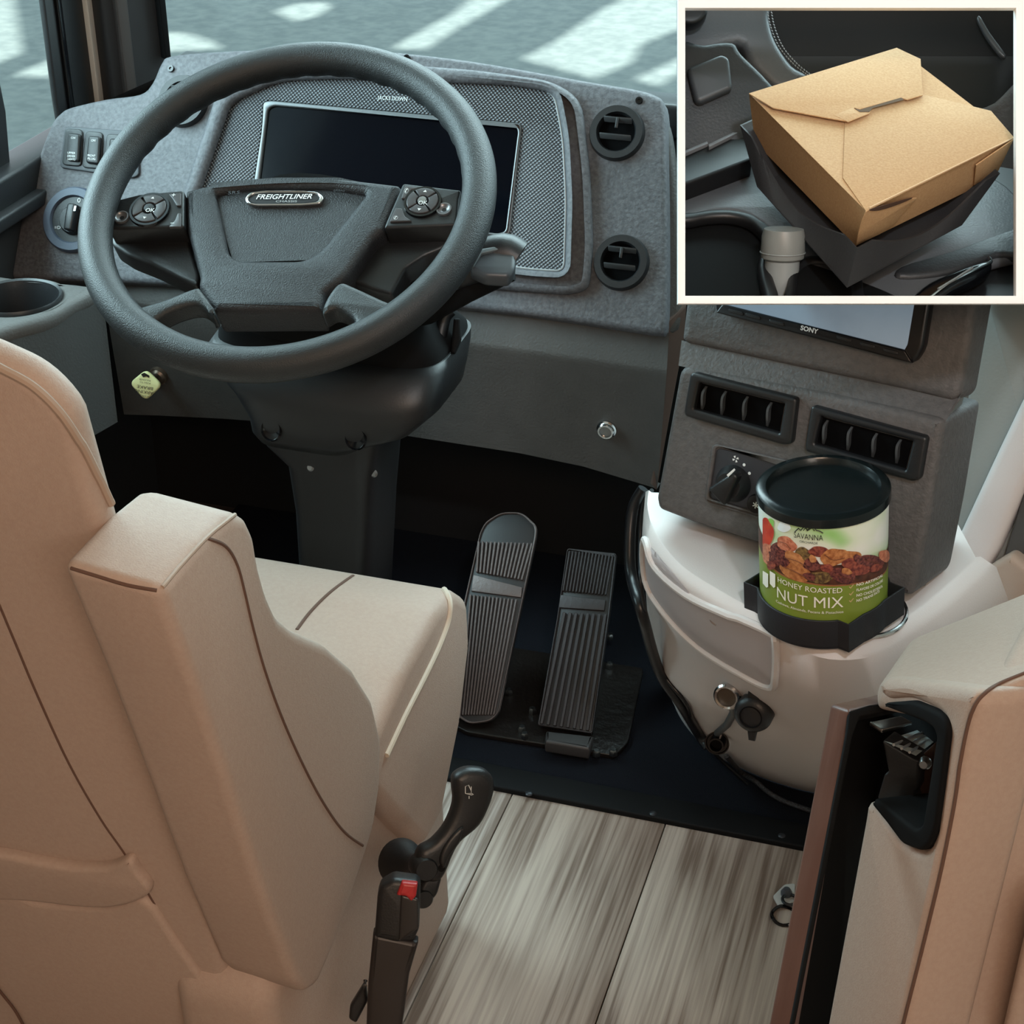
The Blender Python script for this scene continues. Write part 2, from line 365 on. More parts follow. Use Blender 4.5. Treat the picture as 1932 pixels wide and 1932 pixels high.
# second outer skin (rear cowl of the panel, seen at right edge)
slab('rear_cowl', cr([(1150, 200), (1225, 190), (1252, 215), (1268, 270), (1282, 420), (1284, 600), (1240, 630), (1150, 620)], 4), DP, -.028, .03, .008, DASHL, dash)
# dash top shelf towards the windshield
topm = rings_mesh([[DP.p(x, y, -.045) for x, y in ((110, 230), (290, 150), (320, 115), (640, 100), (1000, 142), (1230, 185))], [V((DP.p(x, y, -.03).x, YF-.03, .70)) for x, y in ((110, 230), (290, 150), (320, 115), (640, 100), (1000, 142), (1230, 185))]], caps=False, closed=False)
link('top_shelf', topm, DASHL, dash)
# recessed cluster surround
hoodl = rnd([(372, 470), (330, 400), (415, 150), (520, 120), (700, 115), (900, 130), (1040, 150), (1095, 185), (1112, 320), (1118, 470), (1110, 545), (1070, 555), (940, 545), (700, 520)], 40)
hood_in = rnd([(380, 460), (360, 400), (432, 192), (520, 150), (640, 146), (800, 152), (960, 158), (1045, 172), (1062, 260), (1068, 380), (1064, 512), (1000, 508), (800, 480), (560, 460)], [20, 20, 20, 40, 30, 30, 30, 26, 30, 30, 18, 20, 20, 20])
slab('cluster_surround', [hoodl, hood_in], DP, .014, .014, .009, DASH, dash)
# dimpled silver bezel
def dimple():
    m = mat('dimpled_silver', (120, 122, 126), .45, metal=.3); nt = m.node_tree; N = nt.nodes; L = nt.links; b = N['Principled BSDF']
    tc = N.new('ShaderNodeTexCoord'); mp = N.new('ShaderNodeMapping'); mp.inputs['Rotation'].default_value = (0, 0, 0); mp.inputs['Scale'].default_value = (1, 1, 1); L.new(tc.outputs['UV'], mp.inputs[0])
    sx = N.new('ShaderNodeSeparateXYZ'); L.new(mp.outputs[0], sx.inputs[0]); s = []
    for ax in 'XY':
        k = N.new('ShaderNodeMath'); k.operation = 'MULTIPLY'; k.inputs[1].default_value = 1150; L.new(sx.outputs[ax], k.inputs[0])
        q = N.new('ShaderNodeMath'); q.operation = 'SINE'; L.new(k.outputs[0], q.inputs[0]); s.append(q)
    pr = N.new('ShaderNodeMath'); pr.operation = 'MULTIPLY'; L.new(s[0].outputs[0], pr.inputs[0]); L.new(s[1].outputs[0], pr.inputs[1])
    bp = N.new('ShaderNodeBump'); bp.inputs['Strength'].default_value = .8; bp.inputs['Distance'].default_value = .0015; L.new(pr.outputs[0], bp.inputs['Height']); L.new(bp.outputs[0], b.inputs['Normal'])
    r = N.new('ShaderNodeValToRGB'); L.new(pr.outputs[0], r.inputs[0]); r.color_ramp.elements[0].position = 0; r.color_ramp.elements[0].color = lin((66, 68, 72)); r.color_ramp.elements[1].position = .5; r.color_ramp.elements[1].color = lin((138, 140, 144)); L.new(r.outputs[0], b.inputs['Base Color'])
    return m
DIMP = dimple()
def plane_uv(o, pl):
    me = o.data; [me.uv_layers.remove(l) for l in list(me.uv_layers)]; uv = me.uv_layers.new(name='UVMap'); off = OFF[o.name]
    for lp in me.loops:
        d = me.vertices[lp.vertex_index].co+off-pl.o; uv.data[lp.index].uv = (d.dot(pl.u), d.dot(pl.v))
scr_o = rnd([(478, 345), (494, 240), (496, 192), (510, 189), (980, 232), (984, 240), (962, 440), (950, 446), (470, 400)], [4, 30, 12, 12, 14, 14, 18, 16, 8])
scr_i = rnd([(488, 345), (505, 205), (516, 199), (970, 236), (977, 246), (953, 436), (940, 440), (478, 398)], [4, 14, 10, 12, 12, 14, 12, 8])
bz = slab('cluster_bezel', [hood_in, scr_o], DP, .003, .004, .001, DIMP, dash); plane_uv(bz, DP)
def loop_tube(name, lp, pl, h, r, mt, parent, n=8): return tube(name, [pl.p(x, y, h) for x, y in lp], r, mt, parent, n, True)
loop_tube('bezel_trim', hood_in, DP, .0045, .0016, SILVER, dash)
slab('screen_frame', [scr_o, scr_i], DP, .006, .012, .002, mat('satin_frame', (104, 106, 108), .4, metal=.6), dash)
ds = slab('display_screen', scr_i, DP, .0015, .004, 0, SCRN, dash)
text('lettering', 'JACKS DOWN', (712, 188), (768, 191), DP, .0035, WHITE, dash, 8)
for x, y in ((323, 130), (768, 110), (1206, 190)):
    o = lathe('screw', [(0, .001), (.002, .001), (.002, .003), (.0045, .003), (.005, 0)], DP.p(x, y, .0), DP.n, BLKG, dash, 20)
def round_vent(x, y, R=.0345, tilt=0):
    c = DP.p(x, y, 0)
    v = link('air_vent', lathe_ring([(R*1.06, 0), (R*1.04, .006), (R, .0105), (R*.76, .0105), (R*.70, .007), (R*.69, -.0005)], c, DP.n), BLK, dash)
    link('vent_well', lathe_mesh([(0, .001), (R*.7, .001), (R*.7, .0)], c, DP.n, 32), WELL, v)
    for k, dy in enumerate((.38, -.26)):
        hw = R*math.sqrt(max(.05, .66**2-dy*dy)); pts = []
        cc = c+DP.v*(dy*R)+DP.n*.006
        me = solid_mesh([cc-DP.u*hw-DP.v*.001, cc+DP.u*hw-DP.v*.001, cc+DP.u*hw+DP.v*.001+DP.n*.001, cc-DP.u*hw+DP.v*.001+DP.n*.001], DP.n*.006+DP.v*.0045, .0008, 2)
        link('louvre', me, FIN, v)
    link('vent_tab', solid_mesh([c+DP.v*.004+DP.n*.01-DP.u*.002, c+DP.v*.004+DP.n*.01+DP.u*.002, c+DP.v*.018+DP.n*.01+DP.u*.002, c+DP.v*.018+DP.n*.01-DP.u*.002], DP.n*.003, .0006, 2), BLK, v)
for x, y in ((1165, 252), (1173, 496), (348, 192)): round_vent(x, y)
# rocker switches, left wing
SP = slab('switch_panel', rnd([(122, 238), (260, 248), (262, 330), (250, 336), (112, 316)], 9), DP, .004, .006, .0015, mat('switch_plate', (60, 63, 68), .5), dash)
for i, (x, y) in enumerate(((138, 278), (176, 283), (216, 288))):
    f = slab('switch_frame', rnd([(x-15, y-36), (x+18, y-34), (x+15, y+36), (x-22, y+33)], 9), DP, .0065, .006, .0015, BLK, SP)
    sw = slab('rocker', rnd([(x-10, y-28), (x+13, y-26), (x+10, y+27), (x-15, y+24)], 6), DP, .012, .010, .003, BLK, SP)
    text('lettering', ('ON', 'ON', 'DOWN')[i], (x-4, y-16), (x+4, y-16), DP, .0125, WHITE, SP, 4)
    if i < 2:
        for k, wd in enumerate((('UPPER', 'DRIVER', 'LIGHTS'), ('FRONT', 'PLUG'))[i]): text('lettering', wd, (x-11, y+12+k*6), (x+4, y+13+k*6), DP, .0125, WHITE, SP, 4)
# headlight dial
c = DP.p(140, 415, 0)
hd = link('headlight_dial', lathe_ring([(.047, 0), (.046, .005), (.044, .008), (.034, .008), (.032, .004), (.032, 0)], c, DP.n), mat('dial_ring', (74, 84, 100), .5, .1, 400), dash)
link('dial_face', lathe_mesh([(0, .003), (.034, .003), (.034, 0)], c, DP.n, 40), BLK, hd)
link('knob_base', lathe_mesh([(0, .012), (.018, .012), (.0205, .008), (.021, .003)], c-DP.v*.001+DP.u*.002, DP.n, 36), BLK, hd)
kc = c+DP.u*.006; link('knob_grip', solid_mesh([kc+DP.u*a+DP.v*b+DP.n*.01 for a, b in ((-.006, -.019), (.006, -.019), (.007, 0), (.006, .019), (-.006, .019), (-.007, 0))], DP.n*.016, .003, 3), BLK, hd)
text('lettering', '0', (146, 382), (152, 382), DP, .0035, WHITE, hd, 9)
slab('pointer', [(140, 388), (144, 388), (142, 398), (138, 398)], DP, .027, .0008, 0, WHITE, hd)
text('lettering', '\u2261D', (103, 432), (114, 432), DP, .0035, WHITE, hd, 6)
# lower knee panel (upper lit band + lower face)
YK = DP.p(900, 590, -.03).y
def profile_panel(name, pxs_top, pxs_mid, pxs_bot, mt):
    k1 = Plane((0, YK, DP.p(900, 590).z), (0, -math.cos(.5), math.sin(.5)), (1, 0, 0))
    A = [k1.p(*q) for q in pxs_top]; B = [k1.p(*q) for q in pxs_mid]
    k2 = Plane(B[0], (0, -1, -.12), (1, 0, 0)); C = [k2.p(*q) for q in pxs_bot]
    rings = []
    for i in range(3): rings.append([A[j].lerp(B[j], i/3*.92) for j in range(len(A))])
    for i in range(5):
        tt = i/4; rings.append([(A[j].lerp(B[j], .92)).lerp(B[j], 2*tt*(1-tt)+tt*tt).lerp(B[j].lerp(C[j], .06), tt*tt) for j in range(len(A))])
    for i in range(1, 6): rings.append([B[j].lerp(C[j], .06+.94*i/5) for j in range(len(A))])
    rings.append([p+V((0, .02, -.002)) for p in rings[-1]])
    me = rings_mesh(rings, caps=False, closed=False)
    o = link(name, me, mt, dash, smooth=60); return o, k2
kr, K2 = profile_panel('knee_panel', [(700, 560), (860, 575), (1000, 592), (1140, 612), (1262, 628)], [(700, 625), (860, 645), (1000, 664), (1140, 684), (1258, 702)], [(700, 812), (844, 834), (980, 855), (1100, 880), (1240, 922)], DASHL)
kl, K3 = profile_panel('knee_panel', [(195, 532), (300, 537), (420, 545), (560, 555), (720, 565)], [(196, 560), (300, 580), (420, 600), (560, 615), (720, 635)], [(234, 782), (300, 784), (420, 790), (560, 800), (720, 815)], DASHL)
# side return of the knee panel next to the centre console
slab('panel_end', [(1252, 620), (1296, 575), (1292, 640), (1262, 800), (1240, 925), (1232, 915)], Plane(K2.p(1244, 900), (.75, -.66, 0)), -.004, .01, .002, mat('panel_end_brown', (84, 66, 58), .7), dash)
# push button on the knee panel
c = cast(bvh_of(kr), 1145, 809); n = K2.n
pb = link('push_button', lathe_ring([(.0135, 0), (.0135, .003), (.0115, .004), (.0115, .008), (.0105, .009), (.0085, .009), (.0085, .0)], c, n), CHROME, dash)
link('button_cap', lathe_mesh([(0, .0075), (.0084, .007), (.0086, 0)], c, n, 32), STEEL, pb)
# left ledge with cup holder
lz = .60
ledge_px = [(-60, 520), (60, 527), (160, 534), (175, 545), (160, 580), (120, 610), (60, 625), (-60, 640)]
LP = Plane((0, 0, hz(60, 560, .6).z), (0, 0, 1), (1, 0, 0))
def ledge():
    top = [LP.p(*q) for q in cr([(-120, 515), (60, 526), (170, 536), (186, 560), (150, 575), (95, 610), (30, 635), (-120, 665)], 3)]
    rr = []
    for i in range(5):
        a = i/4*math.pi/2; d = .02
        cc = sum(top, V())/len(top); rr.append([p+(p-cc).normalized()*(math.sin(a)*d)-ZZ*(1-math.cos(a))*d for p in top])
    rr = [[p.lerp(sum(top, V())/len(top), .0) for p in rr[0]]]+rr[1:]
    return rr
CH = LP.p(32, 562)
lg = empty('side_ledge', (CH.x, CH.y, 0), 'grey moulded side ledge with recessed cup holder left of the wheel', 'ledge')
lout = cr([(-140, 512), (60, 526), (168, 536), (180, 546), (140, 568), (90, 595), (20, 616), (-140, 655)], 4)
LU = [LP.uv(*q) for q in lout]; R0 = .052
cu = LP.uv(32, 562)
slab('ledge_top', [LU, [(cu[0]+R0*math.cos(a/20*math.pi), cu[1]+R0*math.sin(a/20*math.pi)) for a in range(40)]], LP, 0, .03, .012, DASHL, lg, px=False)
lathe('cup_holder', [(.0, -.075), (.046, -.075), (.05, -.01), (.053, .002), (.056, .004), (.0575, .001), (.0575, -.004), (.054, -.012), (.051, -.08)], CH, ZZ, BLK, lg, 56)
# front and inner faces of the ledge body
a = LP.p(-140, 720); b = LP.p(186, 552); 
def wallq(name, tp, bt, mt, par, smooth=40): 
    rings = [tp, bt]; return link(name, rings_mesh(rings, caps=False, closed=False), mt, par)
T = [LP.p(*q)-ZZ*.012 for q in cr([(-140, 652), (20, 614), (90, 593), (140, 567), (176, 548), (192, 544)], 3, False)]
kp = K3
Bp = [LP.p(*q) for q in cr([(-140, 652), (20, 614), (90, 593), (140, 567), (176, 548), (192, 544)], 3, False)]
bot = []
for i, q in enumerate(Bp):
    pass
bot = [hz(x, y, .44) for x, y in cr([(-140, 960), (0, 905), (80, 868), (140, 842), (205, 806), (222, 796)], 3, False)]
wallq('ledge_body', T, bot, mat('ledge_dark', (36, 35, 33), .65, .25, 300), lg)
# ================================================================== PARKING BRAKE KNOB
kb = cast(bvh_of(kl), 300, 708)
pk = empty('parking_brake_knob', kb, 'yellow diamond parking brake knob on metal stem below the wheel', 'knob')
link('collar', lathe_mesh([(0, .009), (.009, .009), (.012, .006), (.0135, .006), (.0145, 0)], kb, K3.n, 30), mat('worn_brass', (120, 105, 92), .35, metal=.8), pk)
ke = kb+K3.n*.034
KP = Plane(P(274, 725, (ke-CAM).dot(DD)-.012), (.25, -.93, .35))
tube('stem', [kb, KP.p(280, 712, -.008)], .0045, STEEL, pk, 16)
dia = rnd([(275, 697), (306, 727), (274, 757), (243, 723)], 12)
yk = slab('knob_plate', dia, KP, 0, .009, .003, mat('cream_yellow', (232, 232, 172), .35), pk)
INK = mat('black_ink', (20, 20, 16), .5)
for s, a, b, hh in (('PARKING', (294, 740), (254, 734), 6), ('BRAKE', (289, 731), (259, 726), 6), ('PUSH TO', (284, 722), (264, 719), 3), ('RELEASE', (284, 717), (263, 714), 3), ('TO APPLY', (284, 748), (264, 744), 3), ('PULL', (280, 753), (270, 750), 3)):
    text('lettering', s, a, b, KP, .0004, INK, pk, hh, flip=True)
slab('arrow_mark', [(266, 706), (272, 703), (282, 709), (281, 713), (276, 710), (270, 712)], KP, .0006, .0008, 0, INK, pk)
# ================================================================== STEERING WHEEL
WC = V((-.7557, 1.6411, .8284)); el = math.radians(59.5); az = math.radians(1.3)
WN = V((math.sin(az)*math.cos(el), -math.cos(az)*math.cos(el), math.sin(el)))
WP = Plane(WC, WN, WN.cross(ZZ)*-1)
whl = empty('steering_wheel', WC-WN*.05, 'large dark grey four-spoke steering wheel with moulded grips', 'steering wheel')
def rim():
    R0 = .2105; vs = []; fs = []; M = 240; n = 20
    for i in range(M):
        a = 2*math.pi*i/M; d = WP.u*math.cos(a)+WP.v*math.sin(a)
        for j in range(n):
            b = 2*math.pi*j/n; rr = .0185 if True else 0
            ca, sa = math.cos(b), math.sin(b)
            wav = 0
            if .25 < a < math.pi-.25 : wav = .0022*math.cos(a*46)*max(0, -ca)*max(0, .15-sa)
            vs.append(WC+d*(R0+(rr-wav)*ca)+WN*(rr*1.05*sa))
    for i in range(M):
        for j in range(n): k = (i+1) % M; fs.append((i*n+j, k*n+j, k*n+(j+1) % n, i*n+(j+1) % n))
    return pyd(vs, fs)
link('rim', rim(), RIM, whl, smooth=80)
HH = -.018
SPK = HUB
slab('lower_spoke', cr([(238, 583), (262, 577), (310, 563), (366, 541), (380, 548), (402, 580), (400, 592), (372, 574), (330, 582), (296, 601), (290, 616), (308, 638), (350, 655), (330, 672), (270, 640), (235, 600)], 4), WP, .002, .028, .006, RIM, whl)
slab('lower_spoke', cr([(608, 578), (622, 550), (642, 531), (670, 540), (735, 569), (756, 570), (735, 610), (670, 650), (590, 672), (580, 660), (640, 642), (664, 622), (668, 604), (654, 590), (630, 582), (610, 592)], 4), WP, .002, .028, .006, RIM, whl)
hub = rnd([(348, 356), (400, 343), (520, 333), (640, 332), (757, 346), (724, 432), (705, 447), (651, 523), (612, 552), (606, 583), (404, 585), (372, 537), (375, 520), (362, 470), (350, 428)], [6, 20, 60, 60, 10, 4, 4, 12, 6, 5, 5, 6, 10, 20, 6])
rec = rnd([(406, 362), (470, 350), (620, 350), (690, 362), (602, 472), (570, 488), (450, 488), (430, 476)], [8, 30, 30, 8, 40, 26, 26, 16])
slab('airbag_cover', [hub, rec], WP, HH, .045, .009, HUB, whl)
slab('cover_centre', rnd([(395, 345), (520, 335), (640, 335), (710, 350), (610, 490), (440, 495)], 6), WP, HH-.008, .02, 0, HUB, whl)
slab('cover_lip', rnd([(404, 572), (604, 572), (606, 583), (404, 585)], 3), WP, HH-.003, .03, .002, mat('lip_dark', (44, 46, 50), .55), whl)
# pods
for nm, pod in (('l', [(208, 392), (222, 376), (262, 366), (347, 358), (347, 428), (203, 432)]), ('r', [(760, 345), (870, 358), (866, 372), (861, 425), (724, 430), (728, 418)])):
    sp = slab('side_spoke', rnd(pod, 5), WP, HH+.004, .05, .003, BLK, whl)
    if nm == 'l': cx, cy, sx, sy, bx, by = 283, 397, 38, 31, 230, 411
    else: cx, cy, sx, sy, bx, by = 798, 383, 36, 28, 838, 396
    rad = (WP.p(cx+sx, cy, HH)-WP.p(cx-sx, cy, HH)).length/2; c = WP.p(cx, cy, HH+.004)
    link('pad_ring', lathe_ring([(rad, 0), (rad*.97, .003), (rad*.86, .003), (rad*.84, 0)], c, WN), BLKG, sp)
    for q in range(4):
        a0 = math.pi/4+q*math.pi/2+.07; a1 = a0+math.pi/2-.14
        lp = [(rad*.82*math.cos(a0+(a1-a0)*i/8), rad*.82*math.sin(a0+(a1-a0)*i/8)) for i in range(9)]+[(rad*.34*math.cos(a1+(a0-a1)*i/5), rad*.34*math.sin(a1+(a0-a1)*i/5)) for i in range(6)]
        pl = Plane(c, WN, WP.u); slab('pad_key', lp, pl, .0045, .005, .0008, mat('key_grey', (66, 64, 66), .35), sp, px=False)
        aa = (a0+a1)/2; e = (rad*.6*math.cos(aa), rad*.6*math.sin(aa)); sgn = 1 if q in (0,) else -1
        if q in (0, 2): slab('key_mark', [(e[0]-.002, e[1]-.0012*sgn), (e[0]+.002, e[1]-.0012*sgn), (e[0], e[1]+.0016*sgn)], pl, .0048, .0004, 0, WHITE, sp, px=False)
    link('ok_key', lathe_mesh([(0, .006), (rad*.22, .0055), (rad*.29, .003), (rad*.29, 0)], c, WN, 28), STEEL if nm == 'r' else BLK, sp)
    text('lettering', 'OK', (cx-9, cy+3), (cx+8, cy+3), WP, HH+.0105, WHITE, sp, 7)
    r2 = .0085; link('round_key', lathe_ring([(r2, 0), (r2*.95, .0025), (r2*.8, .0025), (r2*.6, .0005), (.0001, -.0005)], WP.p(bx, by, HH+.004), WN), mat('key_satin', (110, 110, 112), .3, metal=.5), sp)
    crn = [[(318, 366), (341, 364), (341, 388), (333, 388), (326, 376)], [(318, 428), (341, 428), (341, 402), (335, 402), (330, 415)]] if nm == 'l' else [[(764, 350), (792, 353), (776, 358), (764, 374), (757, 374)], [(746, 392), (758, 393), (764, 408), (776, 416), (735, 418)]]
    for q, lp in enumerate(crn):
        slab('corner_key', rnd(lp, 2), WP, HH+.0065, .004, .0008, mat('key_grey', (66, 64, 66), .35), sp)
    if nm == 'l':
        text('lettering', '+', (323, 372), (330, 372), WP, HH+.007, WHITE, sp, 8); text('lettering', '\u2013', (321, 424), (328, 424), WP, HH+.007, WHITE, sp, 8)
    else:
        text('lettering', '\u2706', (762, 364), (770, 364), WP, HH+.007, WHITE, sp, 8); text('lettering', '\u2706', (742, 414), (750, 414), WP, HH+.007, WHITE, sp, 6)
slab('spoke_back', rnd([(200, 430), (346, 425), (376, 520), (372, 540), (340, 525), (290, 500), (240, 480), (212, 462)], 6), WP, HH-.022, .03, .004, BLK, whl)
slab('spoke_back', rnd([(705, 440), (724, 425), (862, 422), (858, 445), (835, 468), (800, 482), (765, 505), (738, 555), (700, 545), (648, 523)], 6), WP, HH-.022, .03, .004, BLK, whl)
# emblem
eo = rnd([(461, 374), (470, 362), (500, 358), (570, 358), (600, 361), (612, 372), (605, 383), (570, 386), (480, 387), (465, 383)], 9)
ei = rnd([(467, 374), (476, 365), (502, 362), (570, 362), (597, 365), (604, 372), (597, 380), (568, 383), (482, 384), (470, 380)], 8)
em = slab('emblem', [eo, ei], WP, HH-.003, .006, .0015, CHROME, whl)
slab('emblem_plate', ei, WP, HH-.005, .003, 0, mat('emblem_plate', (34, 36, 40), .3), em)
text('lettering', 'FREIGHTLINER', (483, 376), (588, 375), WP, HH-.0042, WHITE, em, 9, shear=.25, bold=.01)
text('lettering', 'CHASSIS', (520, 382), (560, 382), WP, HH-.0042, SILVER, em, 4)
SRS = mat('moulded_mark', (40, 42, 46), .5)
text('lettering', 'SRS', (430, 367), (452, 366), WP, HH+.0003, SRS, whl, 6); text('lettering', 'AIRBAG', (628, 361), (650, 362), WP, HH+.0003, SRS, whl, 4)
# ================================================================== STEERING COLUMN
colm = empty('steering_column', WC-WN*.12-ZZ*.2, 'black steering column shroud beneath the wheel', 'steering column')
def ellring(c, ax, a, b, n=28, pw=2.6, u=None):
    u = V(u or (1, 0, 0)); u = (u-ax*u.dot(ax)).normalized(); v = ax.cross(u); r = []
    for i in range(n):
        t = 2*math.pi*i/n; cs, sn = math.cos(t), math.sin(t)
        r.append(c+u*a*math.copysign(abs(cs)**(2/pw), cs)+v*b*math.copysign(abs(sn)**(2/pw), sn))
    return r
axn = WN
neck = [WC-WN*.05, WC-WN*.09]
link('hub_neck', rings_mesh([ellring(WC-WN*.05, WN, .085, .085), ellring(WC-WN*.10, WN, .105, .095), ellring(WC-WN*.13, WN, .10, .09)]), mat('column_black', (9, 9, 10), .85, spec=.15), colm)
# shroud: rings defined in photo at a set depth
def shroud():
    rows = []   # (y, xl, xr, depth_s)
    data = [(642, 398, 862, 1.953), (660, 385, 862, 1.95), (700, 400, 855, 1.94), (740, 440, 845, 1.945), (780, 472, 800, 1.96), (800, 483, 730, 1.975), (812, 500, 705, 2.0)]
    rings = []
    for y, xl, xr, s in data:
        a = P(xl, y, s+.05); b = P(xr, y, s+.05); c = (a+b)/2; hw = (b-a).length/2
        rings.append(ellring(c+V((0, .03, 0)), ZZ, hw, .085, 48, 5))
    return rings_mesh(rings)
shr = link('shroud', shroud(), SHROUD, colm, smooth=60)
ct_ = (P(398, 642, 2.003)+P(862, 642, 2.003))/2+V((0, .03, 0))
link('shroud_top', rings_mesh([ellring(ct_-ZZ*.01, ZZ, (P(398, 642, 2.003)-P(862, 642, 2.003)).length/2-.002, .083, 48, 5), ellring(ct_+ZZ*.006, ZZ, (P(398, 642, 2.003)-P(862, 642, 2.003)).length/2-.004, .080, 48, 5), ellring(WC-WN*.10, ZZ, .09, .06, 48, 4)]), mat('column_black', (9, 9, 10), .85, spec=.15), colm)
def lower():
    rings = []
    for y, xl, xr, s in [(792, 482, 738, 1.99), (840, 500, 728, 2.02), (875, 545, 722, 2.05), (960, 560, 715, 2.12), (1040, 565, 712, 2.2), (1235, 575, 705, 2.44)]:
        a = P(xl, y, s+.03); b = P(xr, y, s+.03); c = (a+b)/2; hw = (b-a).length/2
        rings.append(ellring(c+V((0, .03, 0)), ZZ, hw, .06, 40, 6))
    return rings_mesh(rings)
ls = link('lower_cover', lower(), mat('lower_cover_black', (22, 22, 24), .45), colm, smooth=60)
bl = bvh_of(ls); bsr = bvh_of(shr)
for x, y in ((512, 806), (671, 823)):
    cands = [q for q in (cast(bl, x, y+4, .001), cast(bsr, x, y+4, .001)) if q is not None]; c = min(cands, key=lambda q: (q-CAM).length) if cands else P(x, y, 2.0)
    link('screw_recess', lathe_ring([(.0135, -.002), (.0125, .0015), (.011, -.001), (.001, -.004)], c, (-.15, -.93, .35), 30), BLKG, colm)
for x, y in ((585, 882), (705, 893)):
    c = cast(bl, x, y)
    if c: link('screw', lathe_mesh([(0, .002), (.003, .002), (.005, 0)], c, (0, -1, .2), 16), STEEL, colm)
# multifunction stalk
sa = [P(x, y, s) for x, y, s in ((700, 560, 1.93), (790, 540, 1.92), (850, 515, 1.91), (905, 492, 1.90), (950, 478, 1.895), (975, 490, 1.895))]
stk = link('stalk', tube_mesh([V(p) for p in cr([tuple(q) for q in sa], 4, False)], [.016+.006*min(1, i/12) for i in range(21)], 14, False), BLK, colm)
link('stalk_arm', tube_mesh([P(730, 610, 1.95), P(800, 580, 1.94), P(880, 540, 1.93), P(965, 510, 1.915)], [.012, .02, .018, .012], 12), BLKM, colm)
SPn = Plane(P(920, 490, 1.87), -DD+UU*.6, RT)
slab('stalk_cap', rnd([(885, 505), (905, 478), (955, 462), (974, 468), (972, 505), (960, 522), (915, 520)], 8), SPn, 0, .02, .005, mat('stalk_grey', (58, 62, 66), .4), colm)
slab('stalk_ring', rnd([(880, 500), (905, 470), (965, 459), (960, 466), (908, 478), (893, 502)], 3), SPn, .003, .006, .001, mat('stalk_light', (90, 98, 100), .35), colm)
tube('tilt_bracket', [V(q) for q in cr([tuple(P(x, y, 1.98)) for x, y in ((760, 635), (810, 655), (828, 640), (838, 600), (850, 585))], 4, False)], .008, SHROUD, colm)
slab('tilt_lever', rnd([(856, 600), (868, 600), (870, 640), (858, 668), (850, 665)], 4), Plane(P(860, 630, 1.97), -DD), 0, .02, .003, BLKM, colm)
# ================================================================== CENTRE CONSOLE
ca = V((.9527, -.304, 0)); cn0 = V((-.304, -.9527, 0))
tl = math.radians(11)
KO = P(1500, 900, 1.70)
con = empty('centre_console', (KO.x, KO.y+.1, 0), 'centre console with grey stereo stack over a curved beige base', 'console')
VP_ = Plane(KO, cn0*math.cos(tl)+ZZ*math.sin(tl), ca)          # vent face
tl2 = math.radians(16)
ridge = VP_.p(1500, 735)
SP2 = Plane(ridge+cn0*-.012, cn0*math.cos(tl2)+ZZ*math.sin(tl2), ca)     # radio face
STK = mat('stack_vinyl', (88, 86, 86), .58, .5, 260, c2=(78, 77, 77), vs=150)
vf = [(1282, 690), (1400, 712), (1560, 742), (1700, 772), (1782, 792), (1776, 830), (1752, 980), (1726, 1112), (1716, 1126), (1600, 1090), (1440, 1030), (1300, 985), (1240, 962), (1236, 940), (1262, 800)]
slab('stack_face', rnd(vf, [20, 5, 5, 5, 14, 8, 8, 12, 8, 5, 5, 5, 10, 6, 8]), VP_, 0, .10, .008, STK, con)
uf = [(1300, 480), (1860, 480), (1842, 575), (1812, 745), (1796, 758), (1700, 735), (1500, 693), (1292, 648), (1284, 640), (1292, 575)]
slab('stereo_face', rnd(uf, [10, 10, 4, 14, 8, 5, 5, 8, 10, 5]), SP2, .0, .05, .008, STK, con)
# sloping step between the two faces
st = [[SP2.p(x, y, -.006) for x, y in ((1286, 642), (1500, 686), (1700, 728), (1812, 752))], [VP_.p(x, y, -.004) for x, y in ((1280, 690), (1490, 733), (1690, 774), (1782, 798))]]
link('stack_step', rings_mesh(st, caps=False, closed=False), STK, con)
# right return of the stack
SR = Plane(VP_.p(1782, 830, -.003), (ca*.9-cn0*.1), (.304, .9527, 0))
link('stack_side', rings_mesh([[SP2.p(1850, 480, -.004), SP2.p(1812, 745, -.004), VP_.p(1778, 800, -.006), VP_.p(1726, 1110, -.006)], [P(1895, 480, 1.78), P(1846, 575, 1.80), P(1822, 800, 1.78), P(1776, 1096, 1.80)]], caps=False, closed=False), mat('stack_side_vinyl', (104, 104, 100), .6, .3, 260), con)
# stereo
rb = rnd([(1340, 480), (1350, 590), (1722, 686), (1740, 660), (1768, 480)], [4, 8, 10, 14, 4])
ri = rnd([(1358, 470), (1362, 560), (1376, 584), (1704, 664), (1712, 650), (1742, 470)], [2, 3, 3, 3, 3, 2])
rd = slab('stereo', rb, SP2, .012, .02, .004, mat('stereo_black', (18, 19, 22), .3), con)
scm = mat('stereo_painted_reflection', (128, 146, 162), .25, emit=.42, var=.5, vs=7)  # windshield reflection painted on the screen as a soft grey-blue glow
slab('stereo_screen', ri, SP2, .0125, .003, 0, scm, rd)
slab('stereo_lip', rnd([(1362, 574), (1376, 577), (1706, 660), (1722, 686), (1350, 590)], 4), SP2, .015, .006, .0015, mat('stereo_black', (18, 19, 22), .3), rd)
text('lettering', 'SONY', (1510, 622), (1543, 630), SP2, .0153, WHITE, rd, 9, bold=.03)
for x, y in ((1388, 590), (1420, 598), (1465, 610), (1592, 640), (1636, 652), (1680, 664)):
    slab('stereo_key', rnd([(x-14, y-8), (x+14, y-1), (x+14, y+6), (x-14, y-1)], 3), SP2, .0158, .003, .0006, BLK, rd)
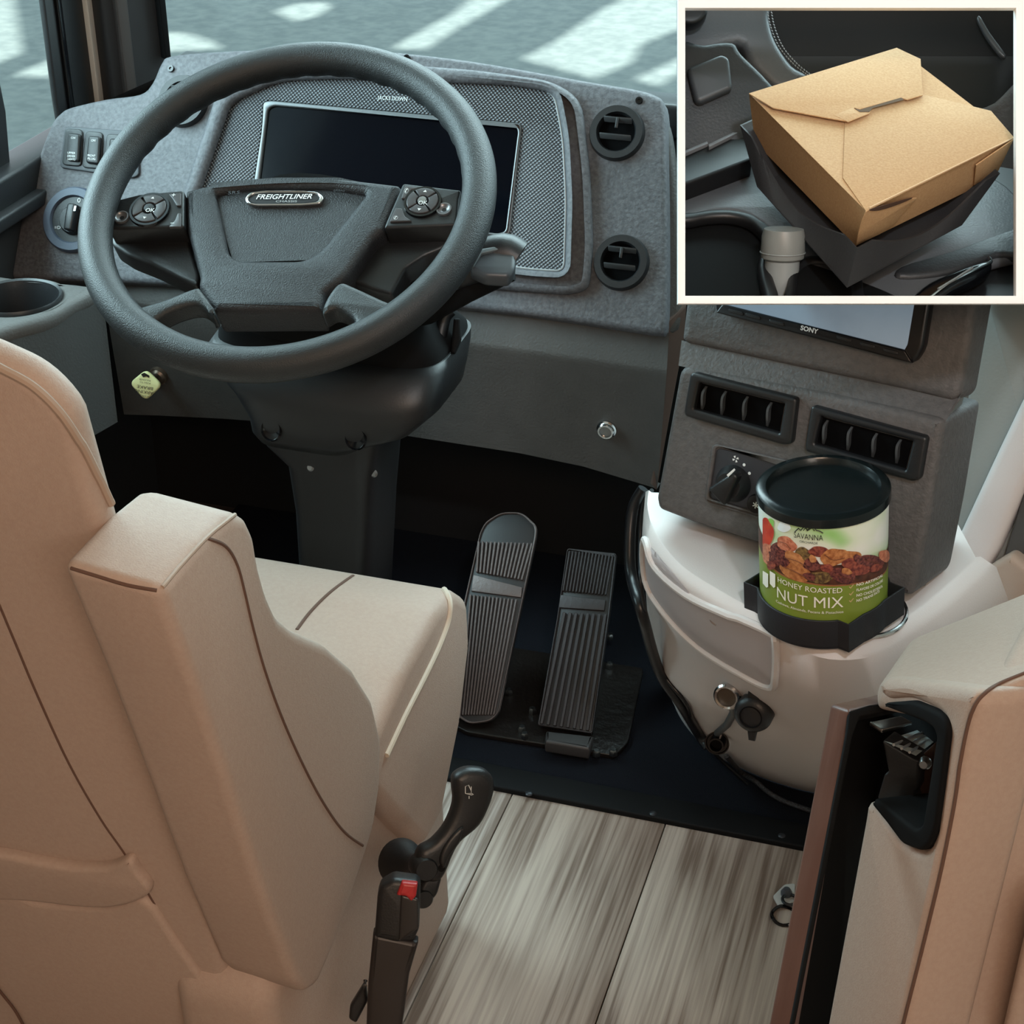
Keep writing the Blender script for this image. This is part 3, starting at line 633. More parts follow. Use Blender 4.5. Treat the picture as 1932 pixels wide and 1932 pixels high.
# rectangular vents
for q, (o_, i_, fins) in enumerate((([(1302, 703), (1503, 752), (1493, 838), (1478, 840), (1292, 786), (1290, 775)], [(1318, 722), (1480, 762), (1470, 818), (1308, 772)], (1333, 1370, 1411, 1456)),
                        ([(1530, 765), (1749, 825), (1735, 905), (1722, 909), (1520, 852), (1518, 842)], [(1548, 786), (1722, 832), (1708, 888), (1536, 838)], (1562, 1608, 1655, 1700)))):
    ve = slab('air_vent', [rnd(o_, 8), rnd(i_, 3)], VP_, .008, .014, .003, BLK, con)
    slab('vent_well', i_, VP_, .0008, .002, 0, WELL, ve)
    sx = ((i_[1][0]-i_[0][0]), (i_[1][1]-i_[0][1])); 
    for x in fins:
        tt = (x-i_[0][0])/sx[0]; y0 = i_[0][1]+sx[1]*tt; dx = -.18*48
        pts = [VP_.p(x, y0+3, .001), VP_.p(x-7, y0+14, .006), VP_.p(x-9, y0+26, .007), VP_.p(x-9, y0+38, .006), VP_.p(x-9, y0+48, .001)]
        pts = [V(z) for z in cr([tuple(z) for z in pts], 3, False)]
        link('fin', rings_mesh([[p+ca*.0012 for p in pts], [p+ca*.0012-VP_.n*.010 for p in pts], [p-ca*.0012-VP_.n*.010 for p in pts], [p-ca*.0012 for p in pts], [p+ca*.0012 for p in pts]], caps=False, closed=False), FIN, ve)
# climate panel
cp = slab('climate_panel', rnd([(1352, 845), (1500, 880), (1490, 984), (1338, 940)], 9), VP_, .0012, .004, .001, mat('climate_plate', (44, 46, 52), .45), con)
slab('panel_recess', [rnd([(1343, 836), (1512, 875), (1500, 998), (1328, 948)], 14), rnd([(1350, 843), (1502, 879), (1491, 986), (1336, 941)], 9)], VP_, .003, .003, .0015, STK, cp)
c = VP_.p(1384, 912, .0012)
link('knob_base', lathe_mesh([(0, .012), (.013, .012), (.018, .004), (.019, 0)], c, VP_.n, 36), BLK, cp)
kv = (VP_.v*.86+VP_.u*.5).normalized(); ku = kv.cross(VP_.n)
link('knob_grip', solid_mesh([c+VP_.n*.008+ku*a+kv*b for a, b in ((-.012, -.014), (.012, -.014), (.007, .006), (.0035, .020), (-.0035, .020), (-.007, .006))], VP_.n*.014, .003, 3), BLK, cp)
slab('pointer', [(1371, 896), (1385, 884), (1387, 887), (1374, 900)], VP_, .0238, .0008, 0, WHITE, cp)
for x, y in ((1404, 877), (1414, 893), (1413, 913)): link('dial_dot', lathe_mesh([(0, .0004), (.0015, .0003), (.0016, 0)], VP_.p(x, y, .0013), VP_.n, 12), WHITE, cp)
for a in range(4):
    cc = VP_.uv(1388, 866, .0013); an = a*math.pi/2+.5
    slab('fan_blade', [(cc[0]+r*math.cos(an+b), cc[1]+r*math.sin(an+b)) for r, b in ((.0008, 0), (.0034, -.35), (.0036, .3), (.0018, .5))], VP_, .0017, .0004, 0, WHITE, cp, px=False)
bc = VP_.p(1428, 950, .0012); link('ac_button', lathe_mesh([(0, .004), (.009, .0038), (.0098, .002), (.01, 0)], bc, VP_.n, 28), BLKG, cp)
for a in range(3):
    cc = VP_.uv(1426, 953, .005); an = a*math.pi/3+.5; r = .0034; wv = .0005
    slab('snow_mark', [(cc[0]+r*math.cos(an)*s-wv*math.sin(an)*t_, cc[1]+r*math.sin(an)*s+wv*math.cos(an)*t_) for s, t_ in ((-1, -1), (1, -1), (1, 1), (-1, 1))], VP_, .0056, .0004, 0, WHITE, cp, px=False)
# beige base shell
ZT = .56
def lvl(pts, z): return [hz(x, y, z) for x, y in cr(pts, 5, False)]
L0 = lvl([(1224, 925), (1222, 960), (1238, 1010), (1282, 1065), (1350, 1110), (1440, 1160), (1540, 1208), (1620, 1212), (1690, 1180), (1760, 1130), (1850, 1050)], ZT)
L1 = lvl([(1218, 928), (1215, 985), (1226, 1040), (1270, 1090), (1340, 1138), (1440, 1190), (1545, 1240), (1640, 1240), (1715, 1202), (1790, 1150), (1880, 1070)], ZT-.012)
L2 = lvl([(1216, 990), (1216, 1085), (1236, 1150), (1290, 1215), (1370, 1275), (1460, 1325), (1560, 1365), (1670, 1365), (1750, 1330), (1830, 1270), (1930, 1180)], ZT-.16)
L3 = lvl([(1222, 1090), (1224, 1180), (1254, 1268), (1310, 1318), (1380, 1352), (1450, 1388), (1550, 1425), (1660, 1430), (1760, 1400), (1840, 1350), (1900, 1300)], ZT-.27)
L4 = lvl([(1240, 1200), (1248, 1270), (1278, 1340), (1330, 1392), (1390, 1425), (1456, 1455), (1548, 1478), (1660, 1480), (1770, 1450), (1830, 1410), (1890, 1370)], .10)
L5 = lvl([(1262, 1290), (1276, 1340), (1306, 1385), (1350, 1424), (1404, 1452), (1466, 1477), (1552, 1498), (1660, 1500), (1770, 1470), (1830, 1430), (1890, 1395)], .005)
cen = sum(L0, V())/len(L0)
inner = [p.lerp(V((cen.x+.15, cen.y+.2, ZT)), .9) for p in L0]
def mixr(a, b, t): return [p.lerp(q, t) for p, q in zip(a, b)]
Lr = [p.lerp(V((cen.x, cen.y, ZT)), .025) + ZZ*.0 for p in L0]
mid = [p+(q-p)*.5+V((0, -.012, 0)) for p, q in zip(L1, L2)]
sh = link('base_shell', rings_mesh([inner, Lr, L0, mixr(L0, L1, .6)[:], L1, mid, L2, mixr(L2, L3, .85), L3, mixr(L3, L4, .12), L4, L5], caps=False, closed=False), BEIGE, con, smooth=60)
bs = bvh_of(sh)
def on(x, y, off=0, b=None):
    q = cast(b or bs, x, y, off)
    return q if q is not None else P(x, y, 1.75)
# pocket moulding: rim + inner skin following the hull
pk_px = cr([(1219, 1020), (1240, 1070), (1300, 1122), (1380, 1160), (1452, 1192), (1466, 1210), (1464, 1280), (1452, 1293), (1400, 1268), (1320, 1218), (1255, 1152), (1222, 1095)], 5)
def patch(name, lp, off, mt, par, b=None, drop=.0):
    cx = sum(p[0] for p in lp)/len(lp); cy = sum(p[1] for p in lp)/len(lp); rings = []
    for k in (1, .85, .65, .45, .25, .05): rings.append([on(cx+(x-cx)*k, cy+(y-cy)*k, off-(0 if k == 1 else drop), b) for x, y in lp])
    return link(name, rings_mesh(rings, caps=False), mt, par, smooth=60)
patch('pocket_panel', pk_px, .0015, BEIGE2, con)
tube('pocket_rim', [on(x, y, .002) for x, y in pk_px], .0042, BEIGE, con, 8, True)
# sockets on the shell
def nrm(x, y):
    a, b_, c_ = on(x, y), on(x+6, y), on(x, y+6); n = (b_-a).cross(c_-a).normalized()
    return n if n.dot(ray(x, y)) < 0 else -n

def sn(x, y):
    a = V()
    for dx, dy in ((0, 0), (12, 0), (-12, 0), (0, 12), (0, -12)):
        r = ray(x+dx, y+dy).normalized(); h, q, i, d = bs.ray_cast(CAM, r)
        if h is not None: a += (-q if q.dot(r) > 0 else q)
    return (a.normalized()*.55+(-DD)*1.0-RT*.25).normalized()
n = sn(1381, 1304); c = on(1381, 1304)+n*.013
s1 = link('power_socket', lathe_ring([(.0130, -.026), (.0145, -.002), (.0150, .004), (.0130, .006), (.0108, .005), (.0105, -.018)], c, n), CHROME, con)
link('socket_well', lathe_mesh([(0, .001), (.0108, .001), (.0108, 0)], c, n, 30), mat('socket_inner', (70, 62, 52), .5), s1)
n2 = (-DD*.8-RT*.45+UU*.1).normalized(); pc = on(1362, 1388, .0)+sn(1362, 1388)*.018; n2 = (sn(1359, 1394)+(-DD)*.5).normalized()
s2 = link('socket_cap', lathe_ring([(.0145, 0), (.0150, .003), (.0135, .003), (.0125, .002), (.0095, .002), (.0095, .011), (.0075, .011), (.0075, 0)], pc, n2), BLKG, con)
link('cap_disc', lathe_mesh([(0, .001), (.0135, .001), (.0135, 0)], pc, n2, 30), BLKM, s2)
tube('cap_strap', [on(1385, 1322)+n*.006, on(1388, 1340)+n*.007, on(1378, 1360)+n*.010, pc+n2*.002+UU*.012], .0045, mat('strap_grey', (74, 76, 78), .4), s2)
n3 = sn(1431, 1333); c = on(1431, 1333, .0)+n3*.014
s3 = link('power_socket', lathe_mesh([(0, .014), (.014, .013), (.0195, .009), (.021, .004), (.019, -.026)], c, n3, 40), BLK, con)
cu_ = Plane(c, n3, RT)
slab('socket_hinge', [(-.007, .017), (.007, .017), (.006, .028), (-.006, .028)], cu_, .008, .008, .002, BLK, s3, px=False)
slab('socket_tab', [(-.005, -.018), (.006, -.018), (.004, -.031), (-.003, -.031)], cu_, .008, .006, .002, BLK, s3, px=False)
tube('cover_groove', [c+cu_.u*.012*math.cos(a/16*math.pi)+cu_.v*.012*math.sin(a/16*math.pi)+n3*.0135 for a in range(32)], .0008, BLKM, s3, 6, True)
# cup holder rim ring in the shell top, seen right of the tray
cc = hz(1610, 1150, ZT)
tube('holder_ring', [cc+V((math.cos(a/24*math.pi), math.sin(a/24*math.pi), 0))*.050+ZZ*.002 for a in range(48)], .0022, CHROME, con, 8, True)
# right side trim: beige rising pillar base and grey side panel
rp = empty('entry_side_panel', (.42, 2.0, 0), 'pale moulded side panel rising right of the centre console', 'panel')
PB = Plane(P(1850, 900, 1.84), (-.35, -.93, .12))
slab('upper_panel', rnd([(1830, 470), (1990, 470), (1990, 1000), (1700, 1250), (1760, 1110), (1800, 900), (1842, 600)], 12), PB, -.02, .04, .006, mat('side_panel_grey', (132, 134, 130), .6, .15, 300), rp)
slab('beige_trim', rnd([(1990, 560), (1990, 860), (1942, 900), (1880, 1040), (1860, 1075), (1990, 1230), (1990, 1400), (1560, 1300), (1740, 1140), (1806, 1010), (1880, 850), (1935, 735)], 10), PB, .0, .03, .010, BEIGE, rp)
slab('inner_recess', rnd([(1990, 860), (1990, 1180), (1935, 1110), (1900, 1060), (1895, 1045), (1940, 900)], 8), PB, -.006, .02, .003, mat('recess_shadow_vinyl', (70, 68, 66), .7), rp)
slab('corner_block', rnd([(1866, 1068), (1905, 1045), (1990, 1110), (1990, 1300), (1858, 1200), (1852, 1080)], 10), PB, .012, .03, .008, mat('block_beige', (168, 150, 136), .55, .1, 400), rp)
# ================================================================== CUP HOLDER TRAY + NUT CAN
AX = (ZZ - RT*.091).normalized()
TPo = hz(1556, 1104, ZT+.034)
TP = Plane(TPo, AX, ca)
Lc, Fc, Rc = TP.uv(1403, 1098), TP.uv(1602, 1179), TP.uv(1707, 1108)
Bc = (Lc[0]+Rc[0]-Fc[0], Lc[1]+Rc[1]-Fc[1]); ctr = ((Lc[0]+Rc[0])/2, (Lc[1]+Rc[1])/2)
TRM = mat('tray_black', (26, 27, 32), .55, .1, 500)
def tray_outline(cs, cr_, off=0):
    out = []
    N = 160; 
    # union of polygon and circle sampled by angle around the centre
    for i in range(N):
        a = 2*math.pi*i/N; d = V((math.cos(a), math.sin(a))); best = 0
        for j in range(4):
            p = V(cs[j])-V(ctr); q = V(cs[(j+1) % 4])-V(ctr); e = q-p
            den = d.x*e.y-d.y*e.x
            if abs(den) < 1e-9: continue
            t_ = (p.x*e.y-p.y*e.x)/den; s_ = (p.x*d.y-p.y*d.x)/den
            if t_ > 0 and -1e-6 <= s_ <= 1+1e-6: best = max(best, t_)
        r = max(best, cr_)+off
        out.append((ctr[0]+d.x*r, ctr[1]+d.y*r))
    return out
def addc(lp, cs):   # make sure the true corners are in the loop
    out = []
    for i, p in enumerate(lp): out.append(p)
    for c_ in cs:
        k = min(range(len(out)), key=lambda j: (V(out[j])-V(c_)).length); out[k] = tuple(c_)
    return out
cs = [Lc, Fc, Rc, Bc]
side = (V(Fc)-V(Lc)).length; half = min(side, (V(Rc)-V(Fc)).length)/2
CR = .0592; CHt = .135
crr = CR+.0032
o1 = addc(tray_outline(cs, crr), cs)
inn = [tuple(V(ctr)+(V(p)-V(ctr))*(1-.0022/max(.03, (V(p)-V(ctr)).length))) for p in o1]
tr_ = empty('can_tray', TP.w(ctr[0], ctr[1], -.034), 'black square holder tray with rounded bulges gripping the nut can', 'tray')
slab('tray_wall', [o1, inn], TP, 0, .030, .0006, TRM, tr_, px=False, smooth=30)
slab('tray_floor', o1, TP, -.028, .003, .0005, TRM, tr_, px=False, smooth=30)
lathe('tray_plug', [(0, -.05), (.036, -.05), (.040, -.03), (.040, -.029)], TP.w(ctr[0], ctr[1]), AX, TRM, tr_)
# can
CB = TP.w(ctr[0], ctr[1], -.0275)
LIDC = P(1558, 914, 1.0)
# put the can's axis through the lid centre seen in the photo
CR = .0592; CHt = .133
can = empty('nut_can', CB, 'round nut mix can with black lid and printed label in the tray', 'can')
def can_ring(n=72): return None
lab = bpy.data.materials.new('can_label'); lab.use_nodes = True
def mklab(m):
    nt = m.node_tree; N = nt.nodes; L = nt.links; b = N['Principled BSDF']; b.inputs['Roughness'].default_value = .32
    tc = N.new('ShaderNodeTexCoord'); n = N.new('ShaderNodeTexNoise'); n.inputs['Scale'].default_value = 22; n.inputs['Detail'].default_value = 1; L.new(tc.outputs['Object'], n.inputs['Vector'])
    r = N.new('ShaderNodeValToRGB'); L.new(n.outputs[0], r.inputs[0]); e = r.color_ramp.elements
    e[0].position = .36; e[0].color = lin((150, 200, 120)); e[1].position = .62; e[1].color = lin((232, 234, 226)); k = e.new(.47); k.color = lin((214, 226, 200))
    L.new(r.outputs[0], b.inputs['Base Color'])
mklab(lab)
PAPER = mat('can_rim', (210, 210, 200), .4)
GREEN = mat('label_green', (122, 140, 52), .4)
cbody = link('can_body', lathe_mesh([(0, 0), (CR-.002, 0), (CR, .002), (CR, CHt-.004), (CR-.002, CHt-.002), (CR-.003, CHt-.003), (CR-.003, .01), (0, .01)], CB, AX, 96), lab, can)
link('can_lid', lathe_mesh([(0, CHt-.0035), (CR*.84, CHt-.0035), (CR*.86, CHt+.001), (CR*.88, CHt+.003), (CR*.97, CHt+.003), (CR*1.03, CHt+.001), (CR*1.035, CHt-.001), (CR*1.035, CHt-.0075), (CR*1.0, CHt-.008)], CB, AX, 96), mat('lid_black', (20, 27, 28), .22, .05, 200), can)
def cyl_hit(x, y, R=CR):
    x = min(max(x, 1440), 1675); r = ray(x, y); o = CAM-CB; d = r-AX*r.dot(AX); q = o-AX*o.dot(AX)
    a = d.dot(d); b = 2*d.dot(q); c_ = q.dot(q)-R*R; D = b*b-4*a*c_
    t_ = (-b-math.sqrt(max(D, 0)))/(2*a); p = CAM+r*t_-CB; h = p.dot(AX); p -= AX*h
    return math.atan2(p.dot(CV), p.dot(CU)), h
CU = (RT-AX*RT.dot(AX)).normalized(); CV = AX.cross(CU)
def cw(a, h, r): return CB+(CU*math.cos(a)+CV*math.sin(a))*r+AX*h
cx0 = sum(1 for _ in ()) 
A0 = cyl_hit(1558, 1050)[0]     # front angle
def band(name, f0, f1, a0, a1, r, mt, n=60):
    lo, hi = [], []
    for i in range(n+1):
        a = a0+(a1-a0)*i/n; lo.append(cw(a, f0(i/n) if callable(f0) else f0, r)); hi.append(cw(a, f1(i/n) if callable(f1) else f1, r))
    return link(name, rings_mesh([lo, hi], caps=False, closed=False), mt, can)
def H(x, y): 
    q = cyl_hit(x, y); return q if q else (A0, 0)
hl = H(1440, 1100)[1]; hm = H(1558, 1108)[1]; hr = H(1670, 1075)[1]
aL, aR = A0-1.65, A0+1.65
ARC = [cyl_hit(x, y) for x, y in ((1441, 1050), (1470, 1082), (1520, 1100), (1570, 1106), (1620, 1101), (1674, 1070))]
ARC = [(ARC[0][0]-1.2, ARC[0][1]+.01)]+ARC+[(ARC[-1][0]+1.2, ARC[-1][1]+.01)]
ARC = cr(ARC, 10, False)
def bandp(name, lo_, hi_, r, mt): return link(name, rings_mesh([[cw(a, lo_(h), r) for a, h in ARC], [cw(a, hi_(h), r) for a, h in ARC]], caps=False, closed=False), mt, can)
bandp('label_green', lambda h: .0015, lambda h: h, CR+.0004, GREEN)
bandp('label_arc', lambda h: h, lambda h: h+.0016, CR+.0005, mat('arc_brown', (150, 96, 60), .4))
bandp('label_bowl', lambda h: h+.0016, lambda h: h+.023, CR+.00045, mat('bowl_brown', (92, 52, 36), .5, c2=(60, 34, 26), vs=120))
def blob(name, x, y, rx, ry, rot, mt, k, fold=False):
    ps = []
    for i in range(24):
        t_ = 2*math.pi*i/24; wv = 1+.06*math.sin(3*t_+k)+.04*math.sin(5*t_+2*k); u_ = rx*math.cos(t_)*wv; v_ = ry*math.sin(t_)*wv
        if fold: v_ += ry*.35*math.cos(2*t_)
        X = x+u_*math.cos(rot)-v_*math.sin(rot); Y = y+u_*math.sin(rot)+v_*math.cos(rot)
        q = cyl_hit(X, Y)
        if q is None: q = cyl_hit(min(max(X, 1440), 1676), Y)
        ps.append(q)
    ca_ = sum(q[0] for q in ps)/24; ch = sum(q[1] for q in ps)/24; r = CR+.0006+k*.00007
    rings = [[cw(ca_+(q[0]-ca_)*s, ch+(q[1]-ch)*s, r+(1-s)*.0002) for q in ps] for s in (1, .6, .02)]
    return link(name, rings_mesh(rings, caps=False), mt, can)
NA = mat('nut_almond', (196, 134, 84), .35, c2=(150, 88, 50), vs=260); NB = mat('nut_cashew', (206, 146, 96), .35, c2=(168, 106, 64), vs=220)
ND = mat('nut_pecan', (132, 74, 66), .35, c2=(62, 28, 34), vs=380); NG = mat('nut_pistachio', (140, 116, 70), .35, c2=(76, 56, 40), vs=380)
NR = mat('nut_red', (158, 84, 66), .35, c2=(98, 42, 42), vs=320); NP = mat('nut_pink', (214, 142, 112), .35, c2=(170, 92, 68), vs=300)
nuts = [(1448, 1040, 12, 30, -.3, NP), (1466, 1046, 17, 24, .3, ND), (1485, 1026, 20, 13, .5, NP), (1519, 1048, 20, 14, .6, NG), (1503, 1055, 24, 12, .55, NB), (1502, 1078, 30, 16, .35, NA),
        (1546, 1040, 20, 10, .1, NR), (1532, 1064, 16, 12, .2, ND), (1573, 1050, 26, 16, -.25, NA), (1604, 1048, 20, 10, 0, NA), (1546, 1088, 26, 11, .0, NG), (1588, 1084, 26, 14, .35, ND),
        (1604, 1064, 16, 12, .3, NR), (1640, 1058, 24, 12, .1, ND), (1622, 1074, 18, 10, -.1, NR), (1666, 1048, 10, 12, -.5, NP), (1482, 1060, 9, 8, .2, ND), (1560, 1070, 12, 8, .1, NR), (1528, 1086, 12, 7, .4, ND), (1650, 1070, 12, 7, -.4, NR), (1596, 1076, 10, 6, .3, NA), (1458, 1066, 8, 8, .1, NR), (1617, 1052, 10, 7, .5, ND), (1534, 1052, 8, 6, 1, NB)]
for i, q in enumerate(nuts): blob('printed_nut', *q[:5], q[5], i)
for (x0, y0, x1, y1, x2, y2) in ((1482, 1050, 1505, 1056, 1522, 1066), (1484, 1068, 1502, 1076, 1524, 1088), (1556, 1044, 1572, 1054, 1592, 1050), (1474, 1020, 1486, 1024, 1494, 1034), (1572, 1080, 1588, 1086, 1606, 1092), (1628, 1054, 1642, 1058, 1656, 1062)):
    tube('nut_crease', [cw(*cyl_hit(*p), CR+.0024) for p in cr([(x0, y0), (x1, y1), (x2, y2)], 4, False)], .0003, mat('nut_crease_brown', (104, 56, 36), .5), can, 5)
blob('printed_syrup', 1447, 1003, 13, 26, -.1, mat('syrup_red', (205, 70, 48), .35, c2=(170, 44, 34), vs=60), 1)
blob('printed_highlight', 1480, 993, 12, 11, 0, mat('label_highlight', (222, 236, 240), .4), 0)
blob('printed_leaf_tint', 1452, 990, 9, 12, .3, mat('label_leaf', (132, 190, 92), .4), -1)
def ctext(name, s, x0, y0, x1, y1, hpx, mt, shear=0, bold=0, k=30):
    me = text_mesh(s, shear, bold); xs = [v.co.x for v in me.vertices]; X0, X1 = min(xs), max(xs)
    bm = bmesh.new(); bm.from_mesh(me); bmesh.ops.subdivide_edges(bm, edges=[e for e in bm.edges if e.calc_length() > .25], cuts=1); bm.to_mesh(me); bm.free()
    a = cyl_hit(x0, y0); b = cyl_hit(x1, y1); c_ = cyl_hit((x0+x1)/2, (y0+y1)/2-hpx); m_ = cyl_hit((x0+x1)/2, (y0+y1)/2); hh = c_[1]-m_[1]
    h0, h1 = a[1], b[1]
    for v in me.vertices:
        t_ = (v.co.x-X0)/(X1-X0); v.co = cw(a[0]+(b[0]-a[0])*t_, h0+(h1-h0)*t_+v.co.y/.72*hh, CR+.0019)
    me.update(); return link(name, me, mt, can, smooth=0)
CW = mat('label_white', (240, 238, 226), .4)
ctext('lettering', 'HONEY ROASTED', 1470, 1096, 1588, 1116, 10, CW)
ctext('lettering', 'NUT MIX', 1469, 1125, 1590, 1143, 21, CW, )
ctext('lettering', 'Cashews, Almonds, Pecans & Pistachios', 1467, 1134, 1590, 1154, 5, CW)
ctext('lettering', 'SAVANNA', 1500, 1012, 1553, 1018, 11, INK, bold=-.005)
ctext('lettering', 'ORCHARDS', 1510, 1021, 1543, 1025, 4, INK)
for i, s in enumerate(('NO ARTIFICIAL', 'FLAVORS OR COLORS', 'NO CHOLESTEROL', 'NO TRANS FATS')):
    ctext('lettering', s, 1614, 1104+i*10, 1662-(i == 3)*6, 1086+i*10, 5, CW, bold=.02)
for i in range(3): ctext('check_mark', '\u2713', 1600, 1110+i*13, 1609, 1108+i*13, 9, mat('check_tan', (196, 170, 120), .4), bold=.03)
ml_ = [(1501, 1002), (1508, 995), (1512, 999), (1519, 991), (1524, 998), (1534, 991), (1541, 999), (1546, 1000), (1553, 1004)]
tube('mountain_mark', [cw(*cyl_hit(x, y), CR+.0016) for x, y in ml_], .0005, INK, can, 5)
tube('mountain_mark', [cw(*cyl_hit(x, y), CR+.0016) for x, y in ((1517, 999), (1521, 994), (1524, 1000), (1533, 994), (1537, 1000))], .0004, INK, can, 5)
for x in (1447, 1460):
    q = cyl_hit(x, 1096); ps = [(x-5, 1076), (x+5, 1082), (x+5, 1106), (x+2, 1108), (x-5, 1100)]
    link('nutrition_badge', rings_mesh([[cw(*cyl_hit(max(X, 1440), Y), CR+.0016) for X, Y in ps], [cw(*cyl_hit(max(x, 1441), 1093), CR+.0016)]*5], caps=False), CW, can)
# ================================================================== PEDALS
def pedal(name, outline, bands, ribs, label, tiltn, o, mt):
    pl = Plane(o, tiltn, (1, 0, 0)); e = empty(name, (o.x, o.y, CPZ), label, 'pedal')
    slab('pad', outline, pl, 0, .014, .003, mat('pedal_pad_dark', (26, 24, 25), .5), e); slab('pad_edge', [outline, [((x-sum(q[0] for q in outline)/len(outline))*.95+sum(q[0] for q in outline)/len(outline), (y-sum(q[1] for q in outline)/len(outline))*.985+sum(q[1] for q in outline)/len(outline)) for x, y in outline]], pl, .003, .006, .001, mt, e)
    for b_ in ribs:
        (x0, y0), (x1, y1), (x2, y2), (x3, y3), n_ = b_
        for i in range(n_):
            t_ = (i+.5)/n_; hw = .27/n_
            A = pl.p(x0+(x1-x0)*t_, y0+(y1-y0)*t_); B = pl.p(x3+(x2-x3)*t_, y3+(y2-y3)*t_)
            wv = pl.u*((pl.p(x1, y1)-pl.p(x0, y0)).length*hw)
            link('rib', solid_mesh([A-wv, A+wv, B+wv, B-wv], pl.n*.004, .0007, 1), mt, e)
    for b_ in bands: slab('band', b_, pl, .003, .005, .001, mt, e)
    return e, pl
tn = V((0, -math.cos(math.radians(48)), math.sin(math.radians(48))))
BR = mat('pedal_metal', (96, 86, 84), .42, .2, 200, metal=.35); AC = mat('pedal_rubber', (50, 45, 46), .5, .2, 200, metal=.2)
ob = hz(910, 1365, .02)
pedal('brake_pedal', rnd([(915, 985), (945, 966), (985, 966), (1013, 992), (1012, 1010), (940, 1345), (925, 1360), (885, 1366), (860, 1350), (872, 1150), (905, 1005)], [14, 14, 14, 14, 10, 12, 12, 12, 12, 10, 10]),
      [[(893, 1084), (985, 1108), (983, 1127), (889, 1115)]], [((900, 1022), (1008, 1026), (988, 1096), (897, 1080), 14), ((885, 1122), (978, 1132), (935, 1350), (866, 1350), 13)], 'tall ribbed metal brake pedal left of the two', tn, ob, BR)
oa = hz(1068, 1385, .02)
pedal('accelerator_pedal', rnd([(1070, 1034), (1163, 1044), (1150, 1155), (1117, 1384), (1014, 1368), (1050, 1170)], 5),
      [[(1058, 1122), (1142, 1132), (1140, 1152), (1054, 1146)]], [((1060, 1156), (1148, 1160), (1115, 1380), (1016, 1366), 8), ((1072, 1040), (1160, 1048), (1146, 1124), (1060, 1116), 14)], 'darker flat ribbed accelerator pedal right of the two', tn, oa, AC)
pp = empty('pedal_plate', hz(1060, 1400, .02), 'black greasy pedal mounting plate with bolts on the footwell floor', 'plate')
PLn = Plane(hz(1060, 1400, .012), ZZ, (1, 0, 0))
GRS = mat('greasy_black', (26, 22, 20), .3, .8, 60)
slab('plate', rnd([(790, 1330), (880, 1380), (1160, 1425), (1185, 1400), (1215, 1260), (900, 1210)], 8), PLn, 0, .008, .002, GRS, pp)
slab('hinge_block', rnd([(1030, 1378), (1120, 1388), (1112, 1412), (1028, 1398)], 3), PLn, .02, .02, .004, mat('hinge_grey', (70, 68, 68), .5, metal=.4), pp)
for x, y in ((985, 1380), (990, 1392), (1157, 1424), (1125, 1425), (1150, 1260), (1150, 1205), (960, 1310), (1005, 1345)):
    link('bolt', lathe_mesh([(0, .009), (.004, .009), (.006, .006), (.006, 0)], PLn.p(x, y, 0), ZZ, 6), STEEL, pp)
# ================================================================== CABLES, KEY RING
def cable(name, pts, r, label, mt):
    q = [tuple(p) for p in pts if p is not None]; return tube(name, [V(p) for p in cr(q, 6, False)], r, mt, None, 10, label=label, cat='cable')
CAB = mat('cable_black', (18, 20, 24), .35)
cable('power_cable', [P(1214, 922, 1.97), P(1194, 960, 1.98), P(1188, 1030, 1.98), P(1192, 1090, 1.97), P(1212, 1160, 1.93)]+[cast(bs, x, y, .006) for x, y in ((1252, 1262), (1290, 1320), (1322, 1375))]+[on(1345, 1395, .012)], .0065, 'thick black cable hanging left of the console to the lower socket cap', CAB)
cable('thin_cable', [P(1230, 925, 1.90), P(1214, 950, 1.92), P(1208, 1020, 1.93), P(1212, 1120, 1.90)]+[cast(bs, x, y, .004) for x, y in ((1250, 1255), (1300, 1325), (1322, 1385), (1350, 1425), (1380, 1455))]+[hz(1410, 1480, .012)], .0024, 'thin black wire running down beside the thick cable', CAB)
cable('braided_cable', [on(1374, 1418, .006), on(1400, 1448, .006), hz(1425, 1474, .014), hz(1450, 1495, .012), hz(1480, 1512, .010), hz(1530, 1530, .010)], .0034, 'braided cable trailing from the socket cap across the black carpet', mat('cable_braid', (70, 72, 76), .4, .9, 700, c2=(20, 20, 24), vs=420))
kr_ = empty('clip_ring', hz(1476, 1740, .008), 'small black split ring with clear clip lying on the wood floor', 'key ring')
kc = hz(1481, 1728, .008)
tube('ring', [kc+V((math.cos(a/12*math.pi)*.016, math.sin(a/12*math.pi)*.016, .001*math.sin(a))) for a in range(24)], .0022, BLKG, kr_, 8, True)
tube('ring', [hz(1490, 1700, .012)+V((math.cos(a/12*math.pi)*.009, math.sin(a/12*math.pi)*.009, .002)) for a in range(24)], .002, BLK, kr_, 8, True)
link('bead', lathe_mesh([(0, .014), (.004, .013), (.007, .008), (.007, .004), (.004, 0)], hz(1483, 1692, .007), ZZ, 20), mat('bead_grey', (70, 74, 80), .3), kr_)
slab('clip', rnd([(1458, 1690), (1480, 1668), (1500, 1666), (1500, 1700), (1470, 1712)], 4), Plane(hz(1480, 1690, .010), ZZ, (1, 0, 0)), 0, .003, .001, mat('clear_plastic', (190, 190, 186), .1, spec=.8), kr_)
